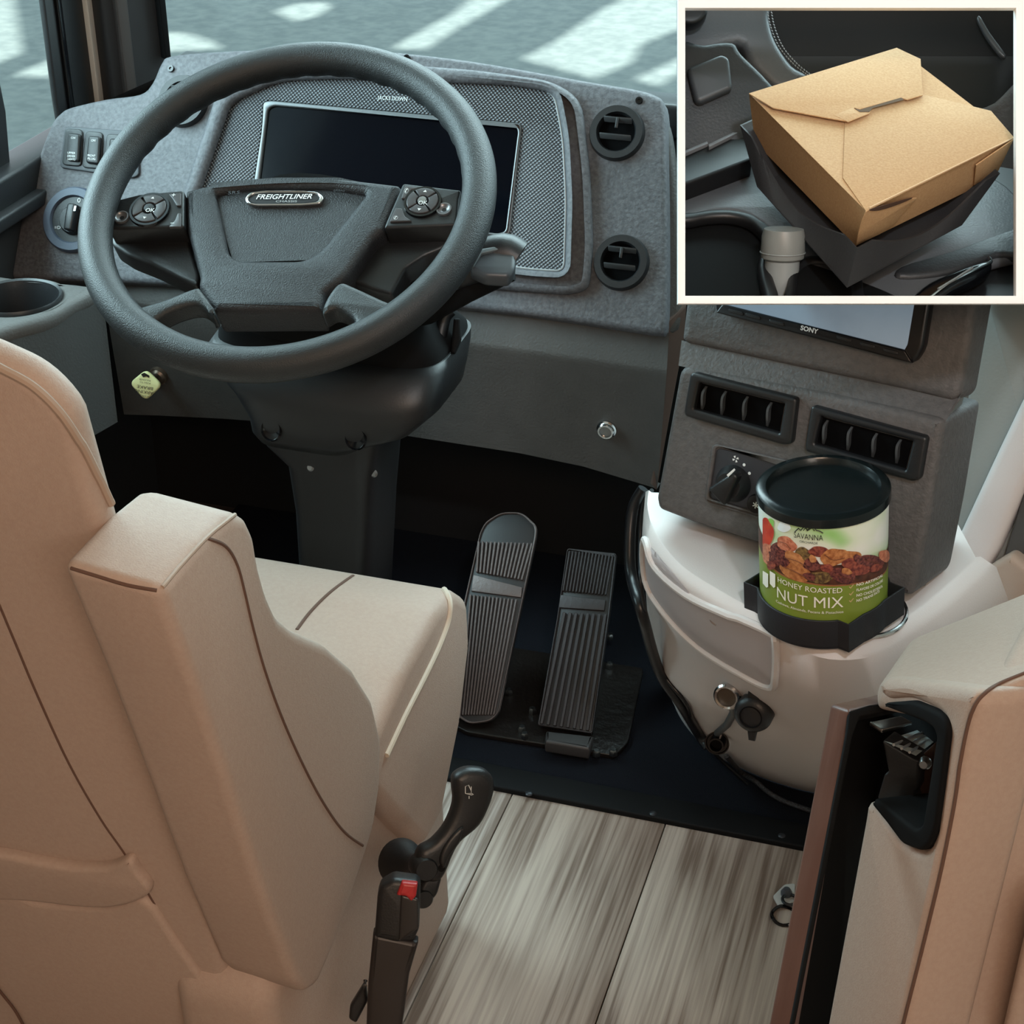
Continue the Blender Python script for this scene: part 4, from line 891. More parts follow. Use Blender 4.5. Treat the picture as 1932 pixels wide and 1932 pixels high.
# ================================================================== DRIVER SEAT
seat = empty('driver_seat', (-.80, 1.15, 0), 'tan upholstered driver captain seat seen from behind with its armrest raised', 'seat')
bd = V((0, .2, -1)).normalized(); bn = V((0, -1, -.2)).normalized()
BK = Plane(V((-.62, .92, .81)), bn, (1, 0, 0))
back_px = [(-200, 690), (-170, 655), (-100, 652), (0, 690), (60, 722), (110, 768), (150, 825), (185, 890), (215, 950), (252, 1100), (300, 1280), (380, 1520), (470, 1720), (560, 1860), (640, 1990), (640, 2150), (-150, 2150)]
bo = slab('backrest', [(min(a, .046), b) for a, b in cr([BK.uv(*q) for q in back_px], 3)], BK, 0, .03, .012, SEAT, seat, px=False, smooth=70)
tv = BK.uv(0, 690)[1]; rv = BK.uv(215, 950)[0]
slab('back_cushion', rnd([(rv-.42, tv-.24), (rv-.18, tv-.24), (rv-.14, tv-.36), (rv-.10, -.30), (rv-.42, -.30)], .06), BK, -.024, .09, .03, SEAT, seat, px=False, smooth=70)
bbv = bvh_of(bo)
def onb(x, y, off=0):
    q = cast(bbv, x, y, off); return q if q is not None else BK.p(x, y, off)
def bline(name, pts, r, mt, off=.0, par=None): return tube(name, [onb(x, y, off) for x, y in cr(pts, 6, False)], r, mt, par or seat, 8)
bline('backrest_piping', [(-20, 682), (0, 694), (60, 727), (108, 772), (147, 828), (180, 892), (207, 950)], .0032, PIPE, .001)
bline('backrest_seam', [(-10, 1120), (30, 1215), (70, 1310), (130, 1440), (190, 1545), (240, 1618), (300, 1720), (350, 1800), (400, 1885)], .0013, SEAM, -.0004)
# back pocket
PKp = cr([(-60, 1612), (0, 1616), (60, 1628), (130, 1640), (200, 1640), (240, 1626), (258, 1650), (280, 1690), (200, 1716), (60, 1704), (-60, 1690)], 4)
slab('pocket_band', PKp, BK, .010, .014, .005, SEAT, seat, smooth=70)
slab('map_pocket', cr([(-60, 1690), (60, 1706), (200, 1716), (270, 1700), (330, 1780), (400, 1880), (440, 1960), (440, 2100), (-60, 2100)], 3), BK, .006, .012, .006, SEAT, seat, smooth=70)
bline('pocket_seam', [(-20, 1612), (60, 1630), (130, 1643), (200, 1642), (240, 1628)], .0016, SEAM, .001)
bline('pocket_seam', [(-20, 1820), (10, 1860), (40, 1900), (70, 1960)], .0014, SEAM, .008)
# armrest: side outline on a plane parallel to the aisle, swept sideways
AP = Plane(P(300, 1115, 1.145), (1, 0, 0), (0, 1, 0))
ar_px = [(302, 1115), (385, 1018), (440, 968), (468, 975), (484, 1010), (492, 1060), (508, 1120), (528, 1165), (560, 1192), (620, 1218), (670, 1262), (706, 1320), (722, 1390), (720, 1480), (708, 1560), (690, 1620), (662, 1700), (630, 1790), (600, 1862), (578, 1876), (560, 1860), (500, 1700), (430, 1480), (370, 1300)]
aw = (P(128, 1072, 1.31)-P(300, 1115, 1.26)); AW = .074
prof = [AP.p(*q) for q in ar_px]
am = solid_mesh(prof, V((-AW, .0, .008)), .010, 4)
arm = link('armrest', am, SEAT, seat, smooth=50)
ab = bvh_of(arm)
def onf(pts, off, b): return [q for q in (cast(b, x, y, off) for x, y in cr(pts, 6, False)) if q is not None]
def aline(name, pts, r, mt, off=.0): return tube(name, onf(pts, off, ab), r, mt, arm, 8)
aline('armrest_piping', [(306, 1108), (345, 1062), (390, 1014), (425, 985), (450, 968), (468, 972), (482, 1000)], .0016, PIPE, .0002)
aline('armrest_seam', [(392, 1016), (425, 1030), (447, 1065), (462, 1120), (476, 1180), (498, 1260), (530, 1350), (570, 1440), (610, 1515), (650, 1570), (697, 1603)], .0015, SEAM, -.0003)
aline('armrest_seam', [(134, 1072), (180, 1086), (240, 1104), (296, 1114)], .0014, SEAM, -.0003)
# cushion
CX0, CX1 = -1.03, -.506
cu_prof = []
for y_, z_ in ((1.17, .465), (1.20, .475), (1.30, .50), (1.40, .508), (1.46, .495), (1.50, .46), (1.505, .40), (1.47, .32), (1.40, .24), (1.34, .24)): cu_prof.append(V((CX1, y_, z_)))
cu_me = solid_mesh([V((CX1, y_, z_)) for _, y_, z_ in [(0, p.y, p.z) for p in cu_prof]], V((CX0-CX1, 0, 0)), .038, 6)
def bulge(me, x0, x1):
    for v in me.vertices:
        u_ = (v.co.x-(x0+x1)/2)/((x1-x0)/2)
        if v.co.z > .40: v.co.z += .012*(1-u_*u_)
        if v.co.y > 1.35: v.co.y -= .05*(abs(u_)**3)
cushion = link('seat_cushion', cu_me, SEAT, seat, smooth=60)
cbv = bvh_of(cushion)
def cline(name, pts, r, mt, off=0): return tube(name, onf(pts, off, cbv), r, mt, cushion, 8)
bulge(cushion.data, CX0+.0, CX1) if False else None
cline('cushion_piping', [(742, 1080), (790, 1086), (825, 1102), (845, 1128), (845, 1165), (828, 1215), (800, 1275), (762, 1350), (727, 1425)], .0032, mat('piping_light', (200, 188, 172), .5), .001)
cline('cushion_seam', [(692, 1072), (660, 1090), (620, 1120), (585, 1155), (560, 1188)], .0022, SEAM, -.0008)
# seat pedestal skirt
link('seat_side', solid_mesh([V((-.528, 1.00, .34)), V((-.528, 1.10, .42)), V((-.528, 1.46, .42)), V((-.528, 1.49, .02)), V((-.528, 1.02, .02))], V((-.10, 0, 0)), .022, 4), SEAT, seat, smooth=60)
link('seat_skirt', solid_mesh([V((-.525, 1.335, .27)), V((-.525, 1.47, .27)), V((-.56, 1.50, .03)), V((-.56, 1.445, .03))], V((-.44, 0, 0)), .02, 4), SEAT, seat, smooth=60)
# recliner lever
LV = Plane(P(850, 1560, 1.66), (.55, -.75, .35), RT)
lev = empty('seat_lever', LV.o, 'black curved seat height lever with printed seat symbol above the buckle', 'lever')
slab('lever_handle', cr([(862, 1466), (885, 1453), (915, 1454), (932, 1468), (936, 1490), (928, 1520), (908, 1560), (872, 1592), (856, 1620), (848, 1640), (835, 1662), (815, 1668), (792, 1655), (788, 1630), (796, 1605), (820, 1590), (845, 1560), (860, 1520), (858, 1485)], 4), LV, .008, .022, .008, BLK, lev, smooth=70)
slab('lever_ridge', cr([(856, 1575), (875, 1560), (868, 1590), (850, 1615), (838, 1640), (830, 1625), (838, 1600)], 4), LV, .011, .008, .003, BLK, lev, smooth=70)
lathe('lever_boot', [(.024, -.03), (.020, -.012), (.012, 0), (.012, .02), (.010, .022)], P(778, 1632, 1.70), (P(812, 1640, 1.66)-P(778, 1632, 1.70)), BLK, lev, 32)
lathe('pivot_cap', [(0, .010), (.010, .010), (.013, .006), (.013, -.01)], LV.p(800, 1636, 0), LV.n, BLK, lev, 28)
lathe('pivot_foot', [(0, .006), (.008, .006), (.010, .002), (.010, -.01)], LV.p(798, 1694, 0), LV.n, BLK, lev, 24)
lathe('pivot_hole', [(0, .0005), (.0035, .0005), (.0036, 0)], LV.p(833, 1638, .008), LV.n, BLKM, lev, 16)
slab('lever_foot', rnd([(806, 1655), (836, 1655), (826, 1690), (806, 1710), (790, 1704), (792, 1680)], 8), LV, .004, .016, .004, BLK, lev)
def stroke(pts, r, par, pl, h, mt): tube('symbol', [pl.p(x, y, h) for x, y in pts], r, mt, par, 5)
stroke([(878, 1497), (878, 1484), (884, 1481), (889, 1492), (889, 1497), (878, 1497), (890, 1500), (893, 1499), (890, 1497)], .0004, lev, LV, .0085, WHITE)
stroke([(889, 1490), (889, 1484)], .0004, lev, LV, .0085, WHITE); stroke([(885, 1502), (885, 1507)], .0004, lev, LV, .0085, WHITE)
# seat belt buckle on its sleeve
BP = Plane(P(750, 1720, 1.60), (.30, -.86, .42), RT)
bk = empty('seat_belt_buckle', BP.p(740, 1930), 'black seat belt buckle with red release button on a stiff black sleeve', 'buckle')
slab('buckle_housing', rnd([(718, 1672), (742, 1658), (786, 1664), (793, 1672), (791, 1754), (780, 1778), (748, 1780), (706, 1770), (712, 1690)], 7), BP, .012, .030, .006, BLK, bk)
slab('front_plate', rnd([(757, 1688), (789, 1696), (790, 1752), (752, 1778), (756, 1700)], 4), BP, .015, .008, .002, mat('buckle_front', (40, 38, 38), .35), bk)
slab('release_button', rnd([(758, 1665), (788, 1668), (785, 1692), (776, 1702), (766, 1692), (748, 1690)], 3), BP, .018, .012, .003, mat('release_red', (176, 44, 46), .4), bk)
slab('sleeve', rnd([(704, 1760), (790, 1778), (772, 1840), (756, 1960), (690, 1960), (694, 1860)], 5), BP, .009, .022, .005, mat('sleeve_brownblack', (38, 33, 32), .45), bk)
slab('belt_slot', rnd([(690, 1852), (694, 1890), (672, 1932), (658, 1924), (660, 1900)], 5), BP, -.01, .012, .003, BLK, bk)
# ================================================================== PASSENGER SEAT (right, seen from its aisle side)
ps = empty('passenger_seat', (.18, .95, 0), 'tan upholstered seat end with black trimmed slide opening at the right edge', 'seat')
def hexa(t4, b4, bev, seg=4):
    vs = [V(p) for p in t4]+[V(p) for p in b4]
    me = pyd(vs, [(0, 1, 2, 3), (7, 6, 5, 4)]+[(i, (i+1) % 4, 4+(i+1) % 4, 4+i) for i in range(4)])
    bm = bmesh.new(); bm.from_mesh(me); bmesh.ops.bevel(bm, geom=list(bm.edges)+list(bm.verts), offset=bev, segments=seg, profile=.5, affect='EDGES', clamp_overlap=True)
    bmesh.ops.recalc_face_normals(bm, faces=bm.faces); bm.to_mesh(me); bm.free(); return me
LFn = (P(1655, 1300, 1.30)-P(1838, 1322, 1.17)).cross(P(1690, 1960, 1.30)-P(1838, 1322, 1.17)); LFn.normalize()
if LFn.dot(ray(1750, 1500)) > 0: LFn = -LFn
LF = Plane(P(1838, 1322, 1.17), LFn)
# left (aisle) face as a slab whose outline has the opening cut out
side_px = [(1655, 1290), (1662, 1278), (1838, 1300), (1842, 1330), (1782, 1600), (1700, 1960), (1600, 2450), (1440, 2450), (1556, 1932), (1628, 1540), (1632, 1512), (1648, 1510), (1700, 1590), (1735, 1604), (1752, 1592), (1764, 1560), (1786, 1375), (1776, 1352), (1752, 1338), (1716, 1322), (1672, 1324), (1657, 1312)]
apd = slab('aisle_pad', rnd(side_px, [4, 6, 20, 10, 5, 5, 5, 5, 5, 20, 6, 6, 8, 10, 8, 10, 14, 14, 10, 10, 8, 5]), LF, 0, .06, .009, SEAT, ps, smooth=60)
# top and back body
tn_ = [P(1658, 1290, 1.30), P(1700, 1215, 1.40), P(2100, 1060, 1.45), P(2150, 1180, 1.20)]
A_, B_, C_, D_ = P(1655, 1285, 1.305), P(1712, 1205, 1.42), P(2120, 1040, 1.44), P(2140, 1200, 1.19)
E_ = P(1836, 1316, 1.172)
def poly_block(top, drop, bev):
    bot = [p+d for p, d in zip(top, drop)]; n = len(top)
    me = pyd(top+bot, [tuple(range(n)), tuple(range(2*n-1, n-1, -1))]+[(i, (i+1) % n, n+(i+1) % n, n+i) for i in range(n)])
    bm = bmesh.new(); bm.from_mesh(me); bmesh.ops.bevel(bm, geom=list(bm.edges)+list(bm.verts), offset=bev, segments=5, profile=.5, affect='EDGES', clamp_overlap=True)
    bmesh.ops.recalc_face_normals(bm, faces=bm.faces); bm.to_mesh(me); bm.free(); return me
tpd = link('top_pad', poly_block([A_, E_, D_, C_, B_], [V((0, 0, -.030))]*5, .012), SEAT, ps, smooth=60)
Eb = LF.p(1584, 2450, -.002)
dv = Eb-E_; 
rpd = link('rear_pad', poly_block([E_+V((.004, .006, -.01)), D_+V((0, .004, -.01)), D_+V((0, .12, -.01)), E_+V((.03, .13, -.01))], [dv]*4, .009), SEAT, ps, smooth=60)
_bb = [bvh_of(q) for q in (tpd, rpd, apd)]
def near(x, y):
    h = [q for q in (cast(b, x, y, .0004) for b in _bb) if q is not None]
    return min(h, key=lambda q: (q-CAM).length) if h else None
tube('rear_seam', [q for q in (near(x, y) for x, y in cr([(1960, 1262), (1932, 1272), (1880, 1294), (1848, 1318), (1830, 1356), (1812, 1440), (1800, 1520), (1776, 1640), (1745, 1770), (1712, 1900), (1700, 1950)], 6, False)) if q is not None], .0014, SEAM, ps, 8)
# black opening frame
fo = rnd([(1668, 1326), (1716, 1322), (1752, 1336), (1778, 1350), (1788, 1376), (1764, 1562), (1752, 1594), (1735, 1606), (1700, 1592), (1644, 1516), (1650, 1506), (1728, 1566), (1740, 1555), (1766, 1388), (1758, 1372), (1742, 1362), (1668, 1334)], [3, 8, 8, 14, 14, 14, 10, 8, 8, 3, 3, 8, 8, 10, 8, 6, 3])
slab('opening_frame', fo, LF, .004, .05, .003, BLKM, ps)
slab('opening_liner', rnd([(1620, 1330), (1745, 1345), (1775, 1370), (1755, 1570), (1735, 1590), (1640, 1520), (1600, 1500)], 5), LF, -.055, .01, .001, BLKM, ps)
# aluminium slide and bracket
SLP = Plane(P(1700, 1420, 1.31), (-.35, -.9, .1), RT)
slab('slide_bracket', rnd([(1665, 1398), (1722, 1432), (1733, 1436), (1730, 1486), (1722, 1500), (1728, 1514), (1718, 1536), (1655, 1506), (1668, 1462), (1676, 1456)], 3), SLP, .004, .02, .0015, BLK, ps)
RAILM = mat('rail_aluminium', (190, 202, 202), .35, metal=.3)
sl = link('slide_rail', rings_mesh([[SLP.p(1668, 1398, .003), SLP.p(1728, 1426, .003)], [P(1735, 1376, 1.36), P(1772, 1392, 1.345)]], caps=False, closed=False), RAILM, ps)
for k in (.3, .55, .8):
    tube('rail_ridge', [SLP.p(1668+60*k, 1397+28*k, .005), P(1735+37*k, 1375+16*k, 1.355)], .0012, SILVER, sl, 6)
slab('rail_web', rnd([(1733, 1430), (1764, 1402), (1752, 1536), (1718, 1536)], 2), SLP, -.008, .008, .001, mat('rail_brown', (70, 52, 44), .35, metal=.5), ps)
for x, y in ((1746, 1438), (1738, 1514)): lathe('bolt', [(0, .006), (.003, .006), (.005, .003), (.005, 0)], SLP.p(x, y, -.002), (-.2, -.95, .2), STEEL, ps, 16)
slab('latch_plate', rnd([(1640, 1362), (1700, 1350), (1722, 1362), (1664, 1378)], 2), Plane(P(1680, 1364, 1.34), (0, -.25, .97), RT), 0, .004, .001, STEEL, ps)
# wooden side panel
WPn = Plane(P(1600, 1500, 1.36), (-.94, -.33, .02), (.33, -.94, 0))
wd = mat('dark_stained_wood', (122, 92, 82), .42, .25, 90, c2=(94, 64, 56), vs=22, st=(1, 1, .15))
wp = empty('wood_side_panel', (P(1500, 1932, 1.42).x, P(1500, 1932, 1.42).y, 0), 'dark stained wooden panel standing edge-on beside the right seat', 'panel')
e1 = [P(1567, 1326, 1.36), P(1600, 1338, 1.34), P(1513, 1700, 1.45), P(1496, 1960, 1.50), P(1448, 1960, 1.52), P(1507, 1630, 1.43)]
ee = [P(1567, 1328, 1.35), P(1604, 1340, 1.325), P(1494, 1960, 1.47), P(1445, 1960, 1.50)]
ee[3] = ee[0]+(ee[3]-ee[0])*1.66; ee[2] = ee[1]+(ee[2]-ee[1])*1.66
sweep = (P(1660, 1308, 1.46)-P(1567, 1328, 1.35))
link('panel_board', poly_block([ee[0], ee[1], ee[1]+sweep, ee[0]+sweep], [ee[3]-ee[0], ee[2]-ee[1], ee[2]-ee[1], ee[3]-ee[0]], .0035), wd, wp, smooth=50)
link('gap_shade', rings_mesh([[P(1608, 1352, 1.335), P(1494, 1960, 1.48)], [P(1690, 1340, 1.42), P(1580, 1960, 1.50)]], caps=False, closed=False), BLKM, wp)  # black sheet painting the shade in the gap between panel and seat
slab('black_edge', rnd([(1602, 1342), (1640, 1330), (1720, 1322), (1720, 1332), (1622, 1352), (1608, 1390), (1500, 1932), (1492, 1932), (1598, 1380)], 4), Plane(P(1604, 1345, 1.322), -DD+UU*.5, RT), 0, .01, .001, BLKM, wp)
# far right seat wing, low in the corner
link('seat_wing', poly_block([P(1948, 1690, 1.22), P(2060, 1650, 1.22), P(2060, 1640, 1.4), P(1960, 1680, 1.4)], [P(1880, 1990, 1.30)-P(1948, 1690, 1.22)]*4, .014), SEAT, ps, smooth=60)
# ================================================================== INSET PICTURE built as a framed box with the takeout box
S0 = 1.42
FO = P(1605, 286, S0); FP = Plane(FO, -DD, RT)
dbx = empty('inset_picture_case', FP.p(1605, 573, -.15), 'inset picture built as a white-rimmed open case above the stereo', 'case')  # no such case in the cab; stands in for an inset picture
FP_out = [(1279, -60), (1990, -60), (1990, 573), (1279, 573)]
FP_in = [(1293, 15), (1917, 15), (1917, 558), (1293, 558)]
slab('white_rim', [FP_out, FP_in], FP, 0, .008, .0005, WHT, dbx, smooth=20)
caseM = mat('case_black', (16, 16, 17), .8)
CDm = .235
def cpt(x, y, d): return P(x, y, S0+d)
def sidewall(name, a, b):
    link(name, solid_mesh([cpt(*a, .008), cpt(*b, .008), cpt(*b, CDm), cpt(*a, CDm)], ((V(cpt(*a, 0))+V(cpt(*b, 0)))/2-FP.p(1605, 286)).normalized()*.004), caseM, dbx, smooth=20)
IN = FP_in
sidewall('case_wall', (1286, 2), (1286, 566)); sidewall('case_wall', (1990, 2), (1990, 566)); sidewall('case_wall', (1286, 566), (1990, 566))
link('case_back', solid_mesh([cpt(1286, 2, CDm), cpt(1990, 2, CDm), cpt(1990, 566, CDm), cpt(1286, 566, CDm)], -FP.n*.003), caseM, dbx, smooth=20)
# car console base plane, tilted to the viewer
en = math.radians(44); bm_ = (-DD*math.sin(en)+UU*math.cos(en)).normalized()
BO = P(1600, 545, S0+.030)
BPn = Plane(BO, bm_, RT)
con2 = empty('car_console', BPn.p(1605, 545), 'black and grey car centre console section inside the white-rimmed case', 'console')
GREYV = mat('car_console_grey', (80, 83, 87), .45, .15, 500); DKV = mat('car_console_dark', (40, 42, 45), .5, .2, 400); VDK = mat('car_console_black', (20, 21, 23), .45)
def bs_(name, px, h, t_, b_, mt, par=con2, r=0, **k): return slab(name, rnd(px, r) if r else px, BPn, h, t_, b_, mt, par, **k)
cup_o = [(1262, 440), (1300, 410), (1350, 398), (1400, 402), (1432, 418), (1450, 425), (1462, 440), (1455, 480), (1450, 590), (1262, 590)]
bs_('base_plate', [(1293, 318), (1500, 250), (1917, 320), (1917, 590), (1262, 590), (1262, 330)], -.012, .004, 0, VDK)
bs_('grey_deck', cr([(1262, 372), (1330, 345), (1425, 300), (1700, 300), (1870, 330), (1960, 420), (1960, 470), (1860, 500), (1780, 540), (1740, 600), (1560, 600), (1520, 560), (1500, 500), (1470, 470), (1450, 430), (1400, 400), (1340, 398), (1262, 420)], 4), 0, .010, .004, GREYV)
bs_('cup_rim', [cr([(1262, 420), (1310, 398), (1365, 392), (1415, 400), (1436, 412), (1448, 420), (1462, 440), (1452, 490), (1462, 600), (1262, 600)], 4), cr([(1262, 436), (1310, 412), (1365, 405), (1405, 412), (1428, 428), (1440, 450), (1430, 500), (1434, 600), (1262, 600)], 4)], .003, .012, .004, VDK)
bs_('cup_well', cr([(1262, 430), (1360, 400), (1440, 430), (1440, 600), (1262, 600)], 4), -.010, .003, 0, mat('well_black', (6, 7, 8), .8, spec=.2))
bs_('rear_well', cr([(1500, 500), (1530, 495), (1700, 560), (1730, 600), (1480, 600), (1486, 540)], 4), .001, .006, .003, mat('well_black', (6, 7, 8), .8, spec=.2))
bs_('well_lip', [cr([(1486, 530), (1500, 492), (1540, 478), (1620, 500), (1620, 620), (1482, 620)], 4), cr([(1506, 535), (1512, 505), (1545, 492), (1600, 515), (1600, 620), (1504, 620)], 4)], .004, .012, .004, VDK)
bs_('shifter_slot', cr([(1690, 600), (1740, 540), (1800, 510), (1862, 490), (1872, 500), (1850, 520), (1800, 545), (1760, 580), (1750, 600)], 4), .006, .012, .004, BLKG)
tube('slot_trim', [BPn.p(x, y, .007) for x, y in cr([(1755, 562), (1790, 536), (1840, 510), (1868, 496), (1866, 486)], 5, False)], .0016, CHROME, con2, 8)
tube('slot_trim', [BPn.p(x, y, .009) for x, y in cr([(1770, 545), (1800, 527), (1835, 505)], 5, False)], .001, SILVER, con2, 8)
bs_('side_ledge', cr([(1930, 430), (1880, 440), (1800, 470), (1700, 500), (1700, 520), (1790, 512), (1880, 480), (1930, 478)], 4), .004, .010, .004, DKV)
# upright left part: switch panel, curved stitched cover, dark gap
UPn = Plane(BPn.p(1400, 330, 0), (-DD+UU*.15-RT*.0).normalized(), RT)
def us(name, px, h, t_, b_, mt, r=0, par=con2): return slab(name, rnd(px, r) if r else px, UPn, h, t_, b_, mt, par)
us('dark_back', [(1286, 8), (1924, 8), (1924, 330), (1600, 330), (1286, 380)], -.06, .01, 0, VDK)
us('curved_cover', cr([(1300, -20), (1448, -20), (1452, 30), (1465, 75), (1495, 120), (1525, 142), (1490, 175), (1455, 160), (1415, 120), (1392, 80), (1300, 110), (1280, 60)], 4), -.025, .03, .008, GREYV)
for dx in (0, 7):
    for i, (x, y) in enumerate(cr([(1446+dx, 10), (1452+dx, 45), (1468+dx, 85), (1495+dx, 118), (1525+dx, 142)], 7, False)[:-1]):
        q = UPn.p(x, y, -.0245); q2 = UPn.p(x+2.2, y+3.2, -.0245); tube('stitch', [q, q2], .0005, mat('stitch_grey', (150, 152, 155), .7), con2, 5)
us('switch_housing', cr([(1270, 96), (1330, 82), (1382, 78), (1400, 100), (1450, 150), (1470, 185), (1440, 250), (1300, 320), (1260, 330)], 4), -.004, .03, .006, DKV)
us('square_switch', rnd([(1296, 128), (1362, 101), (1376, 108), (1382, 160), (1380, 168), (1322, 194), (1312, 190)], 8), .006, .012, .004, mat('switch_grey', (58, 62, 66), .45))
us('round_knob', circ(1302, 14, 34, 30, 30), .004, .02, .004, VDK)
bs_('slot_bar', [(1290, 332), (1396, 290), (1400, 300), (1292, 352)], .008, .01, .001, mat('bar_grey', (112, 114, 118), .4), r=2)
bs_('slot_line', [(1290, 285), (1334, 266), (1336, 270), (1290, 290)], .022, .004, .0005, mat('bar_grey', (112, 114, 118), .4))
bs_('slot_line', [(1336, 272), (1394, 244), (1396, 248), (1338, 277)], .022, .004, .0005, mat('bar_grey', (112, 114, 118), .4))
bs_('left_block', [(1280, 300), (1400, 240), (1420, 300), (1280, 352)], .018, .02, .003, VDK, r=3)
# fabric seat and lid at the right rear
us('seat_cloth', cr([(1830, 220), (1880, 190), (1940, 150), (1940, 330), (1900, 350), (1870, 290)], 4), -.045, .012, .006, mat('car_seat_grey', (92, 88, 88), .9, .6, 250))
us('door_rail', cr([(1850, 30), (1868, 60), (1898, 102), (1890, 106), (1862, 70), (1845, 36)], 4), -.05, .006, .002, mat('rail_sheen', (70, 70, 72), .3))
# bottle
bt = empty('pill_bottle', BPn.p(1480, 560, -.005), 'translucent white bottle with frosted cap wedged under the takeout tray', 'bottle')
bax = (UU*.93-DD*.30).normalized(); b0 = P(1472, 575, S0+.058)
fm = mat('frosted_white', (136, 142, 142), .35)
lathe('bottle_body', [(0, 0), (.0125, 0), (.0145, .004), (.0145, .045)], b0, bax, fm, bt, 40)
lathe('bottle_cap', [(.0150, .038), (.0178, .040), (.0185, .045), (.0180, .058), (.0165, .064), (0, .066)], b0, bax, mat('frosted_cap', (124, 128, 126), .4), bt, 40)
tube('cap_ridge', [b0+bax*.0445+(RT*math.cos(a/16*math.pi)+bax.cross(RT)*math.sin(a/16*math.pi))*.0187 for a in range(32)], .0006, fm, bt, 6, True)
# tray: walls from traced rim down to the floor
def ptl(x, y, h): return BPn.p(x, y, h)
TRo = {'L': (1396, 236), 'F': (1617, 469), 'R': (1887, 327)}
HT = .055
rL, rF, rR = ptl(*TRo['L'], HT), ptl(*TRo['F'], HT), ptl(*TRo['R'], HT); rB = rL+rR-rF
tt2 = empty('takeout_tray', ptl(1600, 540, 0), 'matte black square tray with dipped curved sides under the kraft box', 'tray')
TRM2 = mat('tray_charcoal', (40, 40, 42), .6, .15, 400)
bL, bF, bR = ptl(1428, 352, HT-.028), ptl(1598, 543, HT-.028*1.0), ptl(1815, 425, HT-.03); 
def wall(name, a, b, ab_, bb_, dip, n=20):
    top = []; bot = []
    for i in range(n+1):
        t_ = i/n; s_ = 0 if t_ < .1 or t_ > .9 else (math.sin((t_-.1)/.8*math.pi))
        top.append(a.lerp(b, t_)-BPn.n*dip*s_); bot.append(ab_.lerp(bb_, t_))
    return solid_quad(name, top, bot)
def solid_quad(name, top, bot):
    cenp = (rL+rR)/2; rings = []
    th_ = .0018
    def inw(p): d = cenp-p; d -= BPn.n*d.dot(BPn.n); return p+d.normalized()*th_
    rings = [bot, top, [inw(p) for p in top], [inw(p) for p in bot], bot]
    return link(name, rings_mesh(rings, caps=False, closed=False), TRM2, tt2, smooth=30)
bB = bL+bR-bF
wall('tray_side', rL, rF, bL, bF, .022); wall('tray_side', rF, rR, bF, bR, .022); wall('tray_side', rR, rB, bR, bB, .01); wall('tray_side', rB, rL, bB, bL, .01)
link('tray_base', pyd([bL+BPn.n*.001, bF+BPn.n*.001, bR+BPn.n*.001, bB+BPn.n*.001], [(0, 1, 2, 3)]), TRM2, tt2)
# kraft box
HB = .088
kx = empty('kraft_takeout_box', ptl(1600, 470, .03), 'brown kraft takeout box with interlocked folded lid flaps', 'box')
kL, kT, kR, kF = ptl(1413, 176, HB), ptl(1692, 90, HB), ptl(1914, 260, HB), ptl(1634, 398, HB)
lo_ = HB-.050
qL, qR, qF = ptl(1424, 268, lo_), ptl(1876, 336, lo_), ptl(1614, 464, lo_); qT = qL+qR-qF
link('carton', pyd([kL, kF, kR, kT, qL, qF, qR, qT], [(0, 1, 5, 4), (1, 2, 6, 5), (2, 3, 7, 6), (3, 0, 4, 7), (4, 5, 6, 7), (3, 2, 1, 0)]), KRAFT, kx, smooth=10)
KP_ = Plane(kF, BPn.n, RT)
def flap(name, px, h, t_=.0008): return slab(name, px, KP_, h, t_, .0002, KRAFT, kx, smooth=20)
flap('side_flap', [(1413, 176), (1634, 398), (1590, 335), (1600, 228), (1460, 190)], .0012)
flap('rear_flap', [(1413, 176), (1692, 90), (1737, 111), (1741, 179), (1712, 188), (1700, 184), (1622, 206), (1612, 203), (1602, 229), (1560, 222), (1458, 203)], .0048, .001)
flap('front_flap', [(1634, 398), (1590, 335), (1594, 230), (1640, 210), (1645, 203), (1702, 187), (1741, 178), (1850, 204), (1870, 209), (1914, 260)], .0022)
flap('centre_tab', [(1574, 217), (1609, 203), (1622, 211), (1646, 203), (1640, 214), (1600, 230)], .0050)
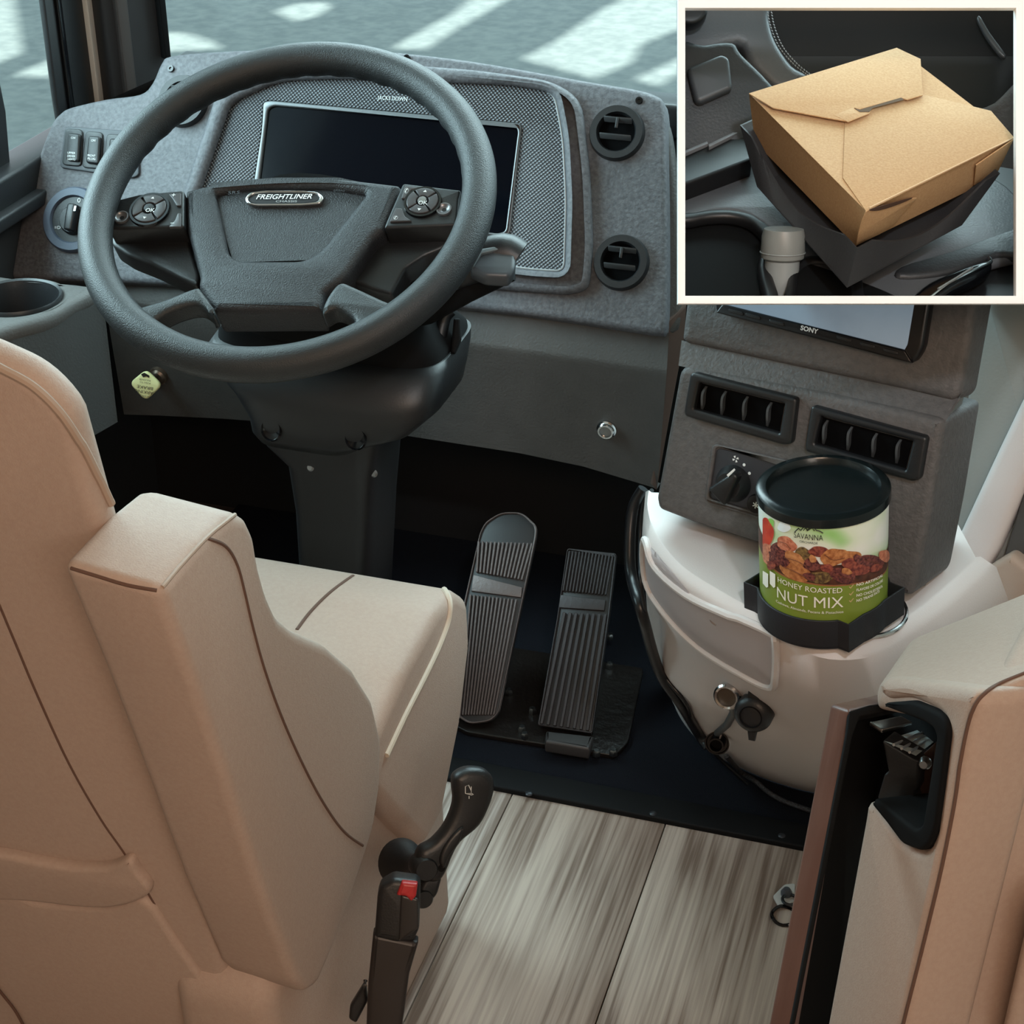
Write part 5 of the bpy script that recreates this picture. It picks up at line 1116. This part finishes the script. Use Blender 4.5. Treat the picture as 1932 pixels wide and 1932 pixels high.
slab('flap_slot', [(1612, 204), (1622, 207), (1700, 184), (1706, 188), (1646, 204), (1640, 211), (1622, 211)], KP_, .0053, .0004, 0, mat('slot_shadow_brown', (88, 66, 44), .9), kx)
# folded corner ears on the front face
gn = (kR-kF).cross(qF-kF).normalized(); gn = gn if gn.dot(ray(1700, 400)) < 0 else -gn
GP = Plane(kF, gn, kR-kF)
slab('corner_ear', cr([(1634, 400), (1660, 396), (1700, 382), (1730, 374), (1712, 392), (1690, 420), (1660, 442), (1625, 456), (1616, 458)], 3), GP, .003, .001, .0002, KRAFT, kx, smooth=20)
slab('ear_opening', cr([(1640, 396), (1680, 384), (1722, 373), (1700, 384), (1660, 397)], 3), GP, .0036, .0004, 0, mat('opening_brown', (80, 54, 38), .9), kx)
slab('corner_ear', [(1842, 312), (1912, 264), (1884, 322), (1838, 350)], GP, .003, .001, .0002, KRAFT, kx, smooth=20)
tube('flap_edge', [GP.p(1640, 392, .001), GP.p(1914, 259, .001)], .0006, KRAFTE, kx, 6)

# trim the mock-up to the inside of the case
def clip_case(root):
    cs_ = [P(1287, 286, S0), P(1985, 286, S0), P(1605, 565, S0), P(1605, 3, S0)]
    nn = [(ray(1287, 0).cross(ray(1287, 900))), (ray(1985, 0).cross(ray(1985, 900))), (ray(0, 565).cross(ray(1932, 565))), (ray(0, 3).cross(ray(1932, 3)))]
    mid_ = P(1605, 286, S0+.1)
    todo = [c for c in root.children]
    for c in list(todo): todo += list(c.children)
    for o in todo:
        if o.type != 'MESH': continue
        off = OFF[o.name]; bm = bmesh.new(); bm.from_mesh(o.data)
        for p, n in zip(cs_+[P(1605, 286, S0+CDm-.003), P(1605, 286, S0+.002)], nn+[DD, DD]):
            n = n.normalized()
            if (mid_-p).dot(n) > 0: n = -n
            bmesh.ops.bisect_plane(bm, geom=list(bm.verts)+list(bm.edges)+list(bm.faces), plane_co=p-off, plane_no=n, clear_outer=True)
        bm.to_mesh(o.data); bm.free()
        if not len(o.data.polygons): bpy.data.objects.remove(o)
clip_case(con2); clip_case(bt)
